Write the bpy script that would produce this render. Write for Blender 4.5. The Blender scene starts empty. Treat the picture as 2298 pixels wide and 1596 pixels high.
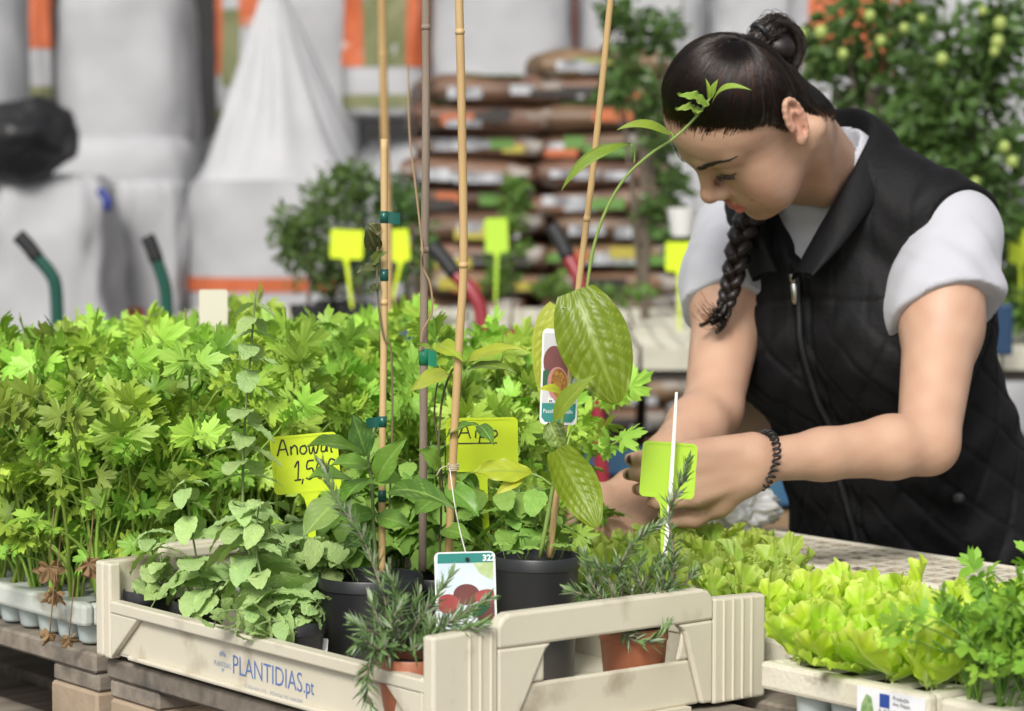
import bpy, bmesh, math, random
import numpy as np
from mathutils import Vector, Matrix, Euler, noise as mnoise
random.seed(7); np.random.seed(7)
R = math.radians
scn = bpy.context.scene
col = scn.collection

# ---------------------------------------------------------------- camera
FPX = 1149 / math.tan(R(11)); PITCH = R(3.8); CAMZ = 1.25
cd = bpy.data.cameras.new('camera'); cam = bpy.data.objects.new('camera', cd); col.objects.link(cam)
cam.location = (0, 0, CAMZ); cam.rotation_euler = (R(90) - PITCH, 0, 0)
cd.sensor_width = 36; cd.lens = 18 / math.tan(R(11)); cd.clip_end = 300; cd.clip_start = .05
cd.dof.use_dof = True; cd.dof.focus_distance = 2.68; cd.dof.aperture_fstop = 7.0
scn.camera = cam
# ---------------------------------------------------------------- sky, sun, exposure
wd = bpy.data.worlds.new('World'); scn.world = wd; wd.use_nodes = True
nt = wd.node_tree; bg = nt.nodes['Background']
sky = nt.nodes.new('ShaderNodeTexSky'); sky.sky_type = 'NISHITA'; sky.sun_disc = False
SUN_EL, SUN_AZ = R(40), R(195)
sky.sun_elevation = SUN_EL; sky.sun_rotation = SUN_AZ; sky.dust_density = 4; sky.ozone_density = 1; sky.air_density = 1
hs = nt.nodes.new('ShaderNodeHueSaturation'); hs.inputs['Saturation'].default_value = .18
nt.links.new(sky.outputs[0], hs.inputs['Color']); nt.links.new(hs.outputs[0], bg.inputs['Color'])
bg.inputs['Strength'].default_value = .11
sd = bpy.data.lights.new('sun', 'SUN'); sd.energy = 2.1; sd.angle = R(16); sd.color = (1, .965, .91)
sun = bpy.data.objects.new('sun', sd); col.objects.link(sun)
sdir = Vector((math.sin(SUN_AZ) * math.cos(SUN_EL), math.cos(SUN_AZ) * math.cos(SUN_EL), math.sin(SUN_EL)))
sun.rotation_euler = sdir.to_track_quat('Z', 'Y').to_euler()
scn.view_settings.view_transform = 'Standard'; scn.view_settings.look = 'None'
scn.view_settings.exposure = .38; scn.view_settings.gamma = 1
scn.cycles.use_denoising = True
scn.cycles.max_bounces = 8; scn.cycles.transparent_max_bounces = 12

# ---------------------------------------------------------------- geometry helpers
_c, _s = math.cos(PITCH), math.sin(PITCH)
def _ray(px, py):
    x = (px - 1149) / FPX; u = (798 - py) / FPX
    return Vector((x, _c + u * _s, -_s + u * _c))
def W(px, py, d):                       # a sight line of the photo met at distance d
    r = _ray(px, py); return Vector((0, 0, CAMZ)) + r * (d / r.y)
def G(px, py, z):                       # a sight line met at height z
    r = _ray(px, py); return Vector((0, 0, CAMZ)) + r * ((z - CAMZ) / r.z)
NB = Vector((-.069, 2.281)); YAW = R(38.1)
VD = Vector((math.cos(YAW), math.sin(YAW))); UD = Vector((-math.sin(YAW), math.cos(YAW)))
def T(a, b, z):                         # table frame: a = across the bench, b = along it, z = height
    q = NB + VD * a + UD * b; return Vector((q.x, q.y, z))
def loc(P):
    d = Vector((P[0], P[1])) - NB; return d.dot(VD), d.dot(UD), P[2]
def pix(P):
    q = Vector(P) - Vector((0, 0, CAMZ)); dep = q.y * _c - q.z * _s
    return 1149 + FPX * q.x / dep, 798 - FPX * (q.y * _s + q.z * _c) / dep

class MB:
    def __init__(s): s.v = []; s.f = []; s.m = []
    def add(s, vs, fs, mi=0):
        o = len(s.v); s.v.extend([tuple(v) for v in vs])
        s.f.extend([tuple(i + o for i in f) for f in fs]); s.m.extend([mi] * len(fs))
    def box(s, lo, hi, mi=0, tf=None):
        vs = [Vector((x, y, z)) for z in (lo[2], hi[2]) for y in (lo[1], hi[1]) for x in (lo[0], hi[0])]
        if tf: vs = [tf(v) for v in vs]
        s.add(vs, [(0, 2, 3, 1), (4, 5, 7, 6), (0, 1, 5, 4), (2, 6, 7, 3), (0, 4, 6, 2), (1, 3, 7, 5)], mi)
    def prism(s, poly, h0, h1, tf, mi=0):   # poly (x,y) extruded from h0 to h1, tf(x,y,h)
        n = len(poly)
        vs = [tf(x, y, h0) for x, y in poly] + [tf(x, y, h1) for x, y in poly]
        s.add(vs, [tuple(range(n))[::-1], tuple(range(n, 2 * n))] + [(i, (i + 1) % n, n + (i + 1) % n, n + i) for i in range(n)], mi)
    def tube(s, pts, rad, n=8, mi=0, cap=True, flat=1.0):
        pts = [Vector(p) for p in pts]; k = len(pts)
        rs = rad if hasattr(rad, '__len__') else [rad] * k
        t0 = (pts[1] - pts[0]).normalized()
        nrm = t0.orthogonal().normalized(); vs = []
        for i, p in enumerate(pts):
            t = (pts[min(i + 1, k - 1)] - pts[max(i - 1, 0)]).normalized()
            nrm = (nrm - t * nrm.dot(t)).normalized(); b = t.cross(nrm)
            for j in range(n):
                a = 2 * math.pi * j / n
                vs.append(p + (nrm * math.cos(a) + b * math.sin(a) * flat) * rs[i])
        fs = [(i * n + j, i * n + (j + 1) % n, (i + 1) * n + (j + 1) % n, (i + 1) * n + j) for i in range(k - 1) for j in range(n)]
        if cap: fs += [tuple(range(n))[::-1], tuple(range((k - 1) * n, k * n))]
        s.add(vs, fs, mi)
    def lathe(s, prof, n=24, c=(0, 0, 0), mi=0, close=False):
        k = len(prof); vs = [(c[0] + r * math.cos(2 * math.pi * j / n), c[1] + r * math.sin(2 * math.pi * j / n), c[2] + z) for r, z in prof for j in range(n)]
        fs = [(i * n + j, i * n + (j + 1) % n, (i + 1) * n + (j + 1) % n, (i + 1) * n + j) for i in range(k - 1) for j in range(n)]
        if close: fs += [tuple(range((k - 1) * n, k * n))]
        s.add(vs, fs, mi)
    def grid(s, P, mi=0):               # P[i][j] points
        a, b = len(P), len(P[0])
        s.add([p for r in P for p in r], [(i * b + j, i * b + j + 1, (i + 1) * b + j + 1, (i + 1) * b + j) for i in range(a - 1) for j in range(b - 1)], mi)
    def mesh(s, name, mats, smooth=True):
        me = bpy.data.meshes.new(name); me.from_pydata(s.v, [], s.f); me.update()
        for m in (mats if isinstance(mats, (list, tuple)) else [mats]): me.materials.append(m)
        me.polygons.foreach_set('material_index', s.m)
        if smooth: me.polygons.foreach_set('use_smooth', [True] * len(me.polygons))
        return me
    def build(s, name, mats, parent=None, smooth=False):
        return put(name, s.mesh(name, mats, smooth), parent)
def put(name, data, parent=None, loc=None, rot=None, scale=None):
    o = bpy.data.objects.new(name, data); col.objects.link(o)
    if parent: o.parent = parent
    if loc is not None: o.location = loc
    if rot is not None: o.rotation_euler = rot
    if scale is not None: o.scale = scale if hasattr(scale, '__len__') else (scale,) * 3
    return o
def tag(o, label=None, cat=None, group=None, kind=None):
    if label: o['label'] = label
    if cat: o['category'] = cat
    if group: o['group'] = group
    if kind: o['kind'] = kind
    return o
def empty(name, loc=(0, 0, 0), label=None, cat=None, group=None, rz=0):
    o = bpy.data.objects.new(name, None); col.objects.link(o); o.location = loc; o.rotation_euler = (0, 0, rz)
    o.empty_display_size = .05
    return tag(o, label, cat, group)
def bevel(o, w, seg=2, ang=35):
    m = o.modifiers.new('bevel', 'BEVEL'); m.width = w; m.segments = seg; m.limit_method = 'ANGLE'; m.angle_limit = R(ang); return o
def autosmooth(o, ang=40):
    me = o.data; me.polygons.foreach_set('use_smooth', [True] * len(me.polygons))
    bm = bmesh.new(); bm.from_mesh(me)
    for e in bm.edges:
        if len(e.link_faces) == 2 and e.calc_face_angle(0) > R(ang): e.smooth = False
    bm.to_mesh(me); bm.free(); return o
def spline(pts, n):                     # Catmull-Rom through pts
    pts = [Vector(p) for p in pts]; P = [pts[0] * 2 - pts[1]] + pts + [pts[-1] * 2 - pts[-2]]; out = []
    m = len(pts) - 1
    for i in range(n):
        t = i / (n - 1) * m; k = min(int(t), m - 1); t -= k
        a, b, c, d = P[k:k + 4]
        out.append(.5 * ((2 * b) + (c - a) * t + (2 * a - 5 * b + 4 * c - d) * t * t + (3 * b - a - 3 * c + d) * t ** 3))
    return out
def lerp(a, b, t): return a + (b - a) * t

# ---------------------------------------------------------------- materials
def mat(name, c, rough=.5, c2=None, nscale=20, namt=1.0, bump=0, bscale=60, spec=.5, trans=0, rnd=0, hue=0, metal=0, sss=0, coords='Object',
        ndetail=4, stretch=None, c3=None, n3scale=3, n3lo=.55, n3hi=.7, alpha=1, sheen=0, attr=None, coat=0):
    m = bpy.data.materials.new(name); m.use_nodes = True; t = m.node_tree; N = t.nodes; L = t.links
    b = N['Principled BSDF']; out = N['Material Output']
    b.inputs['Roughness'].default_value = rough; b.inputs['Specular IOR Level'].default_value = spec; b.inputs['Metallic'].default_value = metal
    tc = N.new('ShaderNodeTexCoord'); vec = tc.outputs[coords]
    if stretch:
        mp = N.new('ShaderNodeMapping'); mp.inputs['Scale'].default_value = stretch; L.new(vec, mp.inputs[0]); vec = mp.outputs[0]
    cur = None
    if attr:
        at = N.new('ShaderNodeAttribute'); at.attribute_name = attr; cur = at.outputs['Color']
    def noise(sc, det=ndetail):
        n = N.new('ShaderNodeTexNoise'); n.inputs['Scale'].default_value = sc; n.inputs['Detail'].default_value = det; L.new(vec, n.inputs['Vector']); return n
    def mix(f, a, bb, mode='MIX'):
        x = N.new('ShaderNodeMix'); x.data_type = 'RGBA'; x.blend_type = mode
        for s, vv in ((x.inputs[0], f), (x.inputs[6], a), (x.inputs[7], bb)):
            if isinstance(vv, bpy.types.NodeSocket): L.new(vv, s)
            elif isinstance(vv, (int, float)): s.default_value = vv
            else: s.default_value = (*vv, 1)
        return x.outputs[2]
    def ramp(fac, lo, hi):
        r = N.new('ShaderNodeMapRange'); r.inputs[1].default_value = lo; r.inputs[2].default_value = hi; L.new(fac, r.inputs[0]); return r.outputs[0]
    if cur is None: cur = c
    if c2 is not None:
        f = ramp(noise(nscale).outputs['Fac'], .5 - .2 / namt, .5 + .2 / namt); cur = mix(f, cur, c2)
    if c3 is not None:
        f = ramp(noise(n3scale, 6).outputs['Fac'], n3lo, n3hi); cur = mix(f, cur, c3)
    if rnd or hue:
        oi = N.new('ShaderNodeObjectInfo'); h = N.new('ShaderNodeHueSaturation')
        r1 = N.new('ShaderNodeMapRange'); r1.inputs[3].default_value = 1 - rnd; r1.inputs[4].default_value = 1 + rnd
        L.new(oi.outputs['Random'], r1.inputs[0]); L.new(r1.outputs[0], h.inputs['Value'])
        mm = N.new('ShaderNodeMath'); mm.operation = 'MULTIPLY'; mm.inputs[1].default_value = 7.31; L.new(oi.outputs['Random'], mm.inputs[0])
        fr = N.new('ShaderNodeMath'); fr.operation = 'FRACT'; L.new(mm.outputs[0], fr.inputs[0])
        r2 = N.new('ShaderNodeMapRange'); r2.inputs[3].default_value = .5 - hue; r2.inputs[4].default_value = .5 + hue
        L.new(fr.outputs[0], r2.inputs[0]); L.new(r2.outputs[0], h.inputs['Hue'])
        if isinstance(cur, bpy.types.NodeSocket): L.new(cur, h.inputs['Color'])
        else: h.inputs['Color'].default_value = (*cur, 1)
        cur = h.outputs[0]
    if isinstance(cur, bpy.types.NodeSocket): L.new(cur, b.inputs['Base Color'])
    else: b.inputs['Base Color'].default_value = (*cur, 1)
    if bump:
        bn = N.new('ShaderNodeBump'); bn.inputs['Strength'].default_value = bump; bn.inputs['Distance'].default_value = .002
        L.new(noise(bscale).outputs['Fac'], bn.inputs['Height']); L.new(bn.outputs[0], b.inputs['Normal'])
    if sss:
        b.inputs['Subsurface Weight'].default_value = sss; b.inputs['Subsurface Radius'].default_value = (1, .35, .2); b.inputs['Subsurface Scale'].default_value = .006
    if sheen: b.inputs['Sheen Weight'].default_value = sheen
    if coat: b.inputs['Coat Weight'].default_value = coat; b.inputs['Coat Roughness'].default_value = .15
    if alpha < 1: b.inputs['Alpha'].default_value = alpha
    if trans:
        tb = N.new('ShaderNodeBsdfTranslucent'); ms = N.new('ShaderNodeMixShader'); ms.inputs[0].default_value = trans
        yel = mix(1.0, cur, (1.0, 1.0, .55), 'MULTIPLY'); L.new(yel, tb.inputs[0])
        L.new(b.outputs[0], ms.inputs[1]); L.new(tb.outputs[0], ms.inputs[2]); L.new(ms.outputs[0], out.inputs[0])
    return m
# ================================================================ ground
m_ground = mat('concrete', (.17, .165, .155), .9, c2=(.10, .097, .092), nscale=1.2, bump=.4, bscale=40)
mb = MB(); mb.grid([[(x, y, 0) for y in (-40, 0, 40, 120)] for x in (-80, 0, 80)])
tag(mb.build('ground', m_ground), kind='structure')

# ================================================================ pallets
m_wood = mat('grey_pallet_wood', (.30, .255, .20), .85, c2=(.15, .125, .10), nscale=5, bump=.5, bscale=90, stretch=(1, 9, 9), rnd=.28, c3=(.09, .085, .075), n3scale=2.2)
m_wood2 = mat('end_grain_wood', (.42, .33, .23), .85, c2=(.22, .16, .11), nscale=9, bump=.5, bscale=120, rnd=.2)
def wood(mb, name, par, m=None):
    o = mb.build(name, m or m_wood, par); bevel(o, .003, 1); return o
def pallet(b0, z0, lab, proto=None, a0=.012, w=1.0, L=1.2):
    root = empty('pallet', T(a0, b0, z0), lab, 'pallet', 'stacked pallets under the seedlings', YAW)
    if proto:
        for ch in proto.children:
            c = ch.copy(); col.objects.link(c); c.parent = root
        return root
    rng = random.Random(4)
    for i in range(8):                    # deck boards run along the bench (local y)
        x0 = i * (w - .10) / 7; mb = MB(); d = rng.uniform(-.002, .002); mb.box((x0, 0, .122 + d), (x0 + .10 - (.0 if i in (0, 7) else .004), L, .144 + d)); wood(mb, 'deck_board', root)
    for y0 in (0, L / 2 - .05, L - .1):
        mb = MB(); mb.box((.004, y0, .1002), (w - .004, y0 + .10, .1198)); wood(mb, 'stringer_board', root)
        for x0 in (.0, w / 2 - .05, w - .1):
            mb = MB(); mb.box((x0 + .002, y0 - .0, .0222), (x0 + .098, y0 + .10 + rng.uniform(-.006, .004), .0998)); wood(mb, 'block', root, m_wood2)
    for x0 in (0, w / 2 - .05, w - .1):
        mb = MB(); mb.box((x0, 0, 0), (x0 + .1, L, .0218)); wood(mb, 'bottom_board', root)
    return root
PAL = None
HZ = .748
for i, (b0, nm) in enumerate(((.625, 'under the celery tray'), (-.60, 'under the cream crate'), (-1.83, 'under the parsley tray'))):
    for k in range(5):
        z0 = HZ - .1445 * (k + 1) - .001 * k
        lab = ('grey weathered wooden pallet on top of the stack ' if k == 0 else 'grey wooden pallet, number %s from the top of the stack ' % ('', 'two', 'three', 'four', 'five')[k]) + nm
        p = pallet(b0, z0, lab, PAL)
        if PAL is None: PAL = p
# a plinth the lowest pallets stand on
for b0 in (.7, -.5, -1.75):
    mb = MB(); mb.box((.05, b0, 0), (.95, b0 + 1.0, HZ - .1445 * 5 - .004), tf=lambda v: T(v.x, v.y, v.z)); tag(mb.build('plinth', m_ground), 'low concrete plinth under the pallet stack ' + {.7: 'with celery', -.5: 'with the crate', -1.75: 'with parsley'}[b0], 'plinth')

# ================================================================ seed trays
m_poly = mat('dirty_polystyrene', (.60, .62, .57), .8, c2=(.45, .48, .43), nscale=14, bump=.4, bscale=180, c3=(.24, .21, .15), n3scale=16, n3lo=.57, n3hi=.72)
m_poly2 = mat('cream_polystyrene', (.68, .64, .53), .8, c2=(.58, .54, .43), nscale=18, bump=.5, bscale=200, c3=(.25, .20, .14), n3scale=26, n3lo=.63, n3hi=.74)
m_cellbrown = mat('brown_cell_wall', (.36, .31, .23), .9, c2=(.50, .45, .35), nscale=50, c3=(.12, .09, .06), n3scale=40)  # mottled brown, darker than the rims, for walls and floors of empty cells
m_cup = mat('pale_blue_cup', (.50, .57, .56), .6, c2=(.36, .41, .38), nscale=25, bump=.2, bscale=90, c3=(.22, .19, .14), n3scale=14)
m_soil = mat('peat', (.035, .024, .016), .95, c2=(.012, .008, .006), nscale=140, bump=.9, bscale=240)
def cell_tray(name, a0, a1, b0, b1, zt, wall, m, pitch, lab, cat='seed tray', group=None, soil=True, cups=True, mcup=None, depth=.03):
    """frame + lattice of square cells; the cups hang below the frame"""
    root = empty(name, T(a0, b0, HZ + .001), lab, cat, group, YAW)
    w, L, z = a1 - a0, b1 - b0, zt - HZ - .001
    mb = MB(); t = .014
    nx = max(1, round((w - 2 * t) / pitch)); ny = max(1, round((L - 2 * t) / pitch)); px, py = (w - 2 * t) / nx, (L - 2 * t) / ny; g = .0045
    # outer skirt
    mb.box((0, 0, z - wall), (t, L, z)); mb.box((w - t, 0, z - wall), (w, L, z)); mb.box((t, 0, z - wall), (w - t, t, z - .0004)); mb.box((t, L - t, z - wall), (w - t, L, z - .0004))
    fr = mb.build('frame', m, root); bevel(fr, .004, 2)
    mb = MB(); zf = z - depth
    for i in range(nx):
        for j in range(ny):
            x0, y0 = t + i * px, t + j * py; x1, y1 = x0 + px, y0 + py; q = .008 if soil else .0065
            o = [(x0, y0), (x1, y0), (x1, y1), (x0, y1)]; c = [(x0 + g, y0 + g), (x1 - g, y0 + g), (x1 - g, y1 - g), (x0 + g, y1 - g)]; d = [(x0 + q, y0 + q), (x1 - q, y0 + q), (x1 - q, y1 - q), (x0 + q, y1 - q)]
            zz = z - .0015
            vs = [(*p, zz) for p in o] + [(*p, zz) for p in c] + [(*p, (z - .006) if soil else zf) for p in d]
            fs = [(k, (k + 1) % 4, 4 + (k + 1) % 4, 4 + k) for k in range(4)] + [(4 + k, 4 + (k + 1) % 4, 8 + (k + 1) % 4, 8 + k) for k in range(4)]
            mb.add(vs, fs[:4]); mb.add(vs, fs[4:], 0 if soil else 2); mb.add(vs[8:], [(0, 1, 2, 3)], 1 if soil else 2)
    tag(mb.build('cell_grid', [m, m_soil, m_cellbrown], root), kind='stuff')
    if cups:
        r = pitch * .43; me = None
        for i in range(nx):
            for j in range(ny):
                if i > 0 and j > 0: continue
                if me is None:
                    q = MB(); q.lathe([(.0, 0), (r * .72, 0), (r * .8, .003), (r, z - wall * .6)], 16); me = q.mesh('cell_cup', mcup or m_cup)
                put('cell_cup', me, root, (t * .4 + (i + .5) * px, t * .4 + (j + .5) * py, .0))
    return root
cell_tray('celery_tray', .014, .40, .652, 1.22, .795, .024, m_poly, .046, 'pale grey seed tray of celery at the left edge, on the bench front', cat='seed tray')
cell_tray('celery_tray', .43, .80, .46, 1.06, .795, .024, m_poly, .05, 'pale seed tray of celery in the row right behind the cream crate', cat='seed tray')
cell_tray('celery_tray', .43, .80, 1.07, 1.67, .795, .024, m_poly, .05, 'pale seed tray of celery in the back row at the left', cat='seed tray')
cell_tray('lettuce_tray', .43, .80, -.06, .45, .800, .03, m_poly2, .06, 'cream seed tray of taller lettuce behind the crate', cat='seed tray', cups=False)
cell_tray('lettuce_tray', .318, .62, -.288, -.078, .806, .026, m_poly2, .046, 'cream seed tray with frilly lettuce and a printed sticker', cat='seed tray')
cell_tray('parsley_tray', .325, .62, -.86, -.295, .804, .03, m_poly2, .046, 'cream seed tray of parsley at the right edge', cat='seed tray')
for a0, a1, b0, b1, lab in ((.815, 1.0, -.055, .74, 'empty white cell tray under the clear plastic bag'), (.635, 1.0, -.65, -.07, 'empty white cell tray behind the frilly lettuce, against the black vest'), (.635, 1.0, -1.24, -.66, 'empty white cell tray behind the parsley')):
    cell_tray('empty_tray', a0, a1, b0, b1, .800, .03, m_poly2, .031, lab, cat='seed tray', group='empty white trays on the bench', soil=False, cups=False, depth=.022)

# printed sticker on the lettuce tray front
m_paper = mat('sticker_paper', (.80, .81, .83), .5, c2=(.70, .71, .74), nscale=40, c3=(.22, .20, .18), n3scale=45, n3lo=.62, n3hi=.66)
m_ink = mat('black_ink', (.03, .03, .035), .6); m_blueink = mat('blue_ink', (.025, .07, .30), .5); m_greenink = mat('green_print', (.10, .24, .06), .5, c2=(.35, .45, .22), nscale=220)
def frame_mat(org, x, z_out):             # x along the reading direction, z_out facing the reader, y = up-ish
    x = Vector(x).normalized(); z = Vector(z_out).normalized(); y = z.cross(x)
    M = Matrix((x, y, z)).transposed().to_4x4(); M.translation = Vector(org); return M
def text_mesh(body, size, m, name='lettering', spacing=1, align='LEFT', offset=0, ex=0, shear=0):
    c = bpy.data.curves.new('tmp', 'FONT'); c.body = body; c.size = size; c.space_character = spacing; c.align_x = align; c.offset = offset; c.extrude = ex; c.shear = shear; c.resolution_u = 3
    o = bpy.data.objects.new('tmp', c); col.objects.link(o); dg = bpy.context.evaluated_depsgraph_get()
    me = bpy.data.meshes.new_from_object(o.evaluated_get(dg)); me.name = name; bpy.data.objects.remove(o); me.materials.clear(); me.materials.append(m); return me
def place(name, me, M, parent=None, kind=None):
    o = put(name, me, parent)
    if parent: o.matrix_parent_inverse = (parent.matrix_world if parent.parent is None else parent.matrix_world).inverted()
    o.matrix_world = M; return o
bpy.context.view_layer.update()
def rooted(o, root):                      # parent o (given in world space) to a top-level root
    o.parent = root; o.matrix_parent_inverse = (Matrix.Translation(root.location) @ root.rotation_euler.to_matrix().to_4x4()).inverted(); return o
def rects(mb, M, items):                  # flat rectangles (x0,y0,x1,y1,h,mi) on a frame
    for x0, y0, x1, y1, h, mi in items: mb.add([M @ Vector(p) for p in ((x0, y0, h), (x1, y0, h), (x1, y1, h), (x0, y1, h))], [(0, 1, 2, 3)], mi)
u3 = Vector((UD.x, UD.y, 0)); v3 = Vector((VD.x, VD.y, 0))
st = empty('printed_sticker', T(.317, -.20, .757), 'white printed sticker with blue square and lettuce picture on the tray front', 'sticker')
SM = frame_mat(T(.3165, -.205, .759), -u3, -v3)
mb = MB(); rects(mb, SM, [(0, 0, .082, .044, 0, 0)]); rooted(mb.build('paper', m_paper), st)
mb = MB(); rects(mb, SM, [(.028, .029, .040, .041, .0006, 0)]); rooted(mb.build('blue_square', m_blueink), st)
mb = MB(); rng = random.Random(2); pol = [(.005, .021), (.0065, .029), (.012, .038), (.018, .036), (.021, .024), (.0215, .019), (.013, .017)]
mb.add([SM @ Vector((x, y, .0006)) for x, y in pol], [tuple(range(len(pol)))]); rooted(mb.build('lettuce_picture', m_greenink), st)
for tx, x, y, sz in (('Produção', .044, .0375, .0050), ('Ant. Reppa', .044, .0325, .0046), ('A  ALFACE FRISADA 8V2921LA', .027, .0245, .0048), ('B  PT  01  03770', .027, .0185, .0048), ('C  0212442944', .027, .0125, .0048), ('D', .027, .0070, .0048), ('Lote 02/2442944', .002, .0105, .0042), ('semeado 16/05', .002, .0040, .0042)):
    o = put('lettering', text_mesh(tx, sz, m_ink)); o.matrix_world = SM @ Matrix.Translation((x, y, .0007)); rooted(o, st); o.matrix_basis = SM @ Matrix.Translation((x, y, .0007))
mb = MB(); rects(mb, SM, [(.027 + .0022 * i, .000, .027 + .0022 * i + (.0014 if i % 3 else .0008), .0048, .0006, 0) for i in range(16)]); rooted(mb.build('barcode', m_ink), st)
# brown-stained old label on the parsley tray
st2 = empty('worn_label', T(.324, -.36, .757), 'worn label with scraped dark print on the parsley tray front', 'sticker')
m_worn = mat('worn_paper', (.72, .70, .66), .6, c2=(.10, .09, .08), nscale=90, namt=1.4)
mb = MB(); rects(mb, frame_mat(T(.3235, -.322, .766), -u3, -v3), [(0, 0, .075, .030, 0, 0)]); rooted(mb.build('paper', m_worn), st2)

# ================================================================ the cream crate
m_crate = mat('cream_plastic', (.635, .59, .475), .42, c2=(.58, .535, .42), nscale=6, bump=.12, bscale=120, c3=(.25, .19, .12), n3scale=15, n3lo=.57, n3hi=.80)
crate = empty('plant_crate', T(0, 0, HZ + .001), 'cream plastic crate with blue lettering, filled with potted herbs', 'crate', rz=YAW)
CW, CL, CH = .40, .60, .102
def cpart(mb, name, m=None, bv=.0025): o = mb.build(name, m or m_crate, crate); return bevel(o, bv, 2) if bv else o
# long walls: wide top lip, recessed panel, foot bead
for x0, sg in ((0, 1), (CW, -1)):
    mb = MB(); f = lambda a, b: (min(x0 + sg * a, x0 + sg * b), max(x0 + sg * a, x0 + sg * b))
    def bx(a, b, y0, y1, z0, z1): lo, hi = f(a, b); mb.box((lo, y0, z0), (hi, y1, z1))
    bx(.009, .0125, .012, .588, .006, .0505)                       # panel
    bx(0, .0150, .012, .570, .0502, .0625)                         # lip
    bx(.003, .0089, .03, .54, .004, .009)                          # foot bead
    cpart(mb, 'side_wall')
    for y0, y1 in ((.57, .515), (.012, .075)):                      # triangular gussets at both ends
        mb = MB()
        q = [(y0, .0500), (y1, .0500), (y0, .003)]
        mb.prism(q, 0, 1, lambda y, z, h: Vector((x0 + sg * (.001 + .0075 * h), y, z)))
        cpart(mb, 'gusset', bv=.0015)
# ends: corner blocks, raised handle bar, lower panel, hand hole left open
for y0, sg in ((0, 1), (CL, -1)):
    mb = MB(); Y = lambda a: y0 + sg * a
    def bx(x0, x1, a, b, z0, z1): mb.box((x0, min(Y(a), Y(b)), z0), (x1, max(Y(a), Y(b)), z1))
    # outline in x,z with the hole: built from butted pieces
    fr = lambda x, z, h: Vector((x, Y(h), z))
    mb.prism([(.0, .002), (.072, .002), (.072, .1035), (.068, .104), (.0, .102)], 0, .016, fr)          # left block
    mb.prism([(.332, .002), (.40, .002), (.40, .102), (.332, .104)], 0, .016, fr)                        # right block
    bar = [(.0722, .084), (.0722, .1035), (.079, .1120), (.086, .1145), (.318, .1145), (.3255, .112), (.3318, .104), (.3318, .084), (.305, .0835), (.11, .0835)]
    mb.prism(bar, 0, .016, fr)
    mb.prism([(.0722, .0838), (.0722, .004), (.088, .004), (.128, .078), (.135, .0833)], .0005, .0115, fr)   # slanted jambs
    mb.prism([(.3318, .0838), (.3318, .004), (.318, .004), (.296, .076), (.288, .0833)], .0005, .0115, fr)
    mb.prism([(.0885, .004), (.3175, .004), (.3035, .048), (.1115, .048)], .0035, .0090, fr)                 # lower panel
    mb.prism([(.1115, .0482), (.1282, .0482), (.1282, .0775)], .0035, .009, fr)
    mb.prism([(.3035, .0482), (.2885, .0482), (.2962, .0750)], .0035, .009, fr)
    # return of the bar behind, for thickness
    bx(.085, .32, .0162, .024, .098, .1105)
    cpart(mb, 'end_wall', bv=.003)
    mb = MB()
    for x in (.040, .052, .064, .345, .357, .369, .381):
        mb.tube([Vector((x, Y(-.0004), .004)), Vector((x, Y(-.0004), .1015))], .0013, 6)
    mb.box((.03, min(Y(-.004), Y(.02)), -.0002), (.30, max(Y(-.004), Y(.02)), .0045))
    cpart(mb, 'rib', bv=0)
# tall posts at the back corners of the long walls
for x0 in (.0005, CW - .0145):
    for lo, hi in (((x0, .5705, .001), (x0 + .014, .5838, .1018)), ((x0, .0165, .001), (x0 + .014, .022, .064))):
        mb = MB(); mb.box(lo, hi); cpart(mb, 'corner_post')
mb = MB(); mb.box((.010, .010, .0045), (CW - .010, CL - .010, .0075)); cpart(mb, 'floor_panel', bv=0)
def on_crate(me, name, b, z, out=.0006, h=None):
    o = put(name, me, crate); o.matrix_local = Matrix(((0, 0, -1, .009 - out), (-1, 0, 0, b), (0, 1, 0, z), (0, 0, 0, 1))); return o
m_crateblue = mat('crate_blue_print', (.075, .15, .42), .5, c2=(.13, .2, .44), nscale=60)
m_cratepale = mat('crate_faded_print', (.30, .36, .46), .6)
me = text_mesh('PLANTIDIAS', .0235, m_crateblue, spacing=.98, offset=-.0002); 
def fit(me, w, h):
    co = np.empty(len(me.vertices) * 3); me.vertices.foreach_get('co', co); co = co.reshape(-1, 3); lo, hi = co.min(0), co.max(0)
    co[:, 0] = (co[:, 0] - lo[0]) * w / (hi[0] - lo[0]); co[:, 1] = (co[:, 1] - lo[1]) * h / (hi[1] - lo[1]); me.vertices.foreach_set('co', co.ravel()); me.update(); return me
on_crate(fit(me, .122, .0185), 'lettering', .342, .0190)
on_crate(fit(text_mesh('.pt', .02, m_crateblue), .0175, .0165), 'lettering', .2175, .0145)
on_crate(fit(text_mesh('T. 252 615 319    PÓVOA DE VARZIM', .006, m_cratepale), .102, .0042), 'lettering', .322, .0085)
on_crate(fit(text_mesh('PLANTIDIAS', .006, m_cratepale), .031, .0052), 'lettering', .377, .0225)
mb = MB()                                  # small flower mark over and under the faded name
for k, a in enumerate((-50, -25, 0, 25, 50)):
    c, s_ = math.cos(R(90 + a)), math.sin(R(90 + a)); L = .0085
    mb.add([(c * .003, s_ * .003, 0), (c * L * .65 - s_ * .0016, s_ * L * .65 + c * .0016, 0), (c * L, s_ * L, 0), (c * L * .65 + s_ * .0016, s_ * L * .65 - c * .0016, 0)], [(0, 1, 2, 3)])
mb.add([(-.003, -.010, 0), (.003, -.010, 0), (0, -.0135, 0)], [(0, 2, 1)])
on_crate(mb.mesh('flower_mark', m_cratepale, False), 'flower_mark', .3615, .031)

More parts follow.
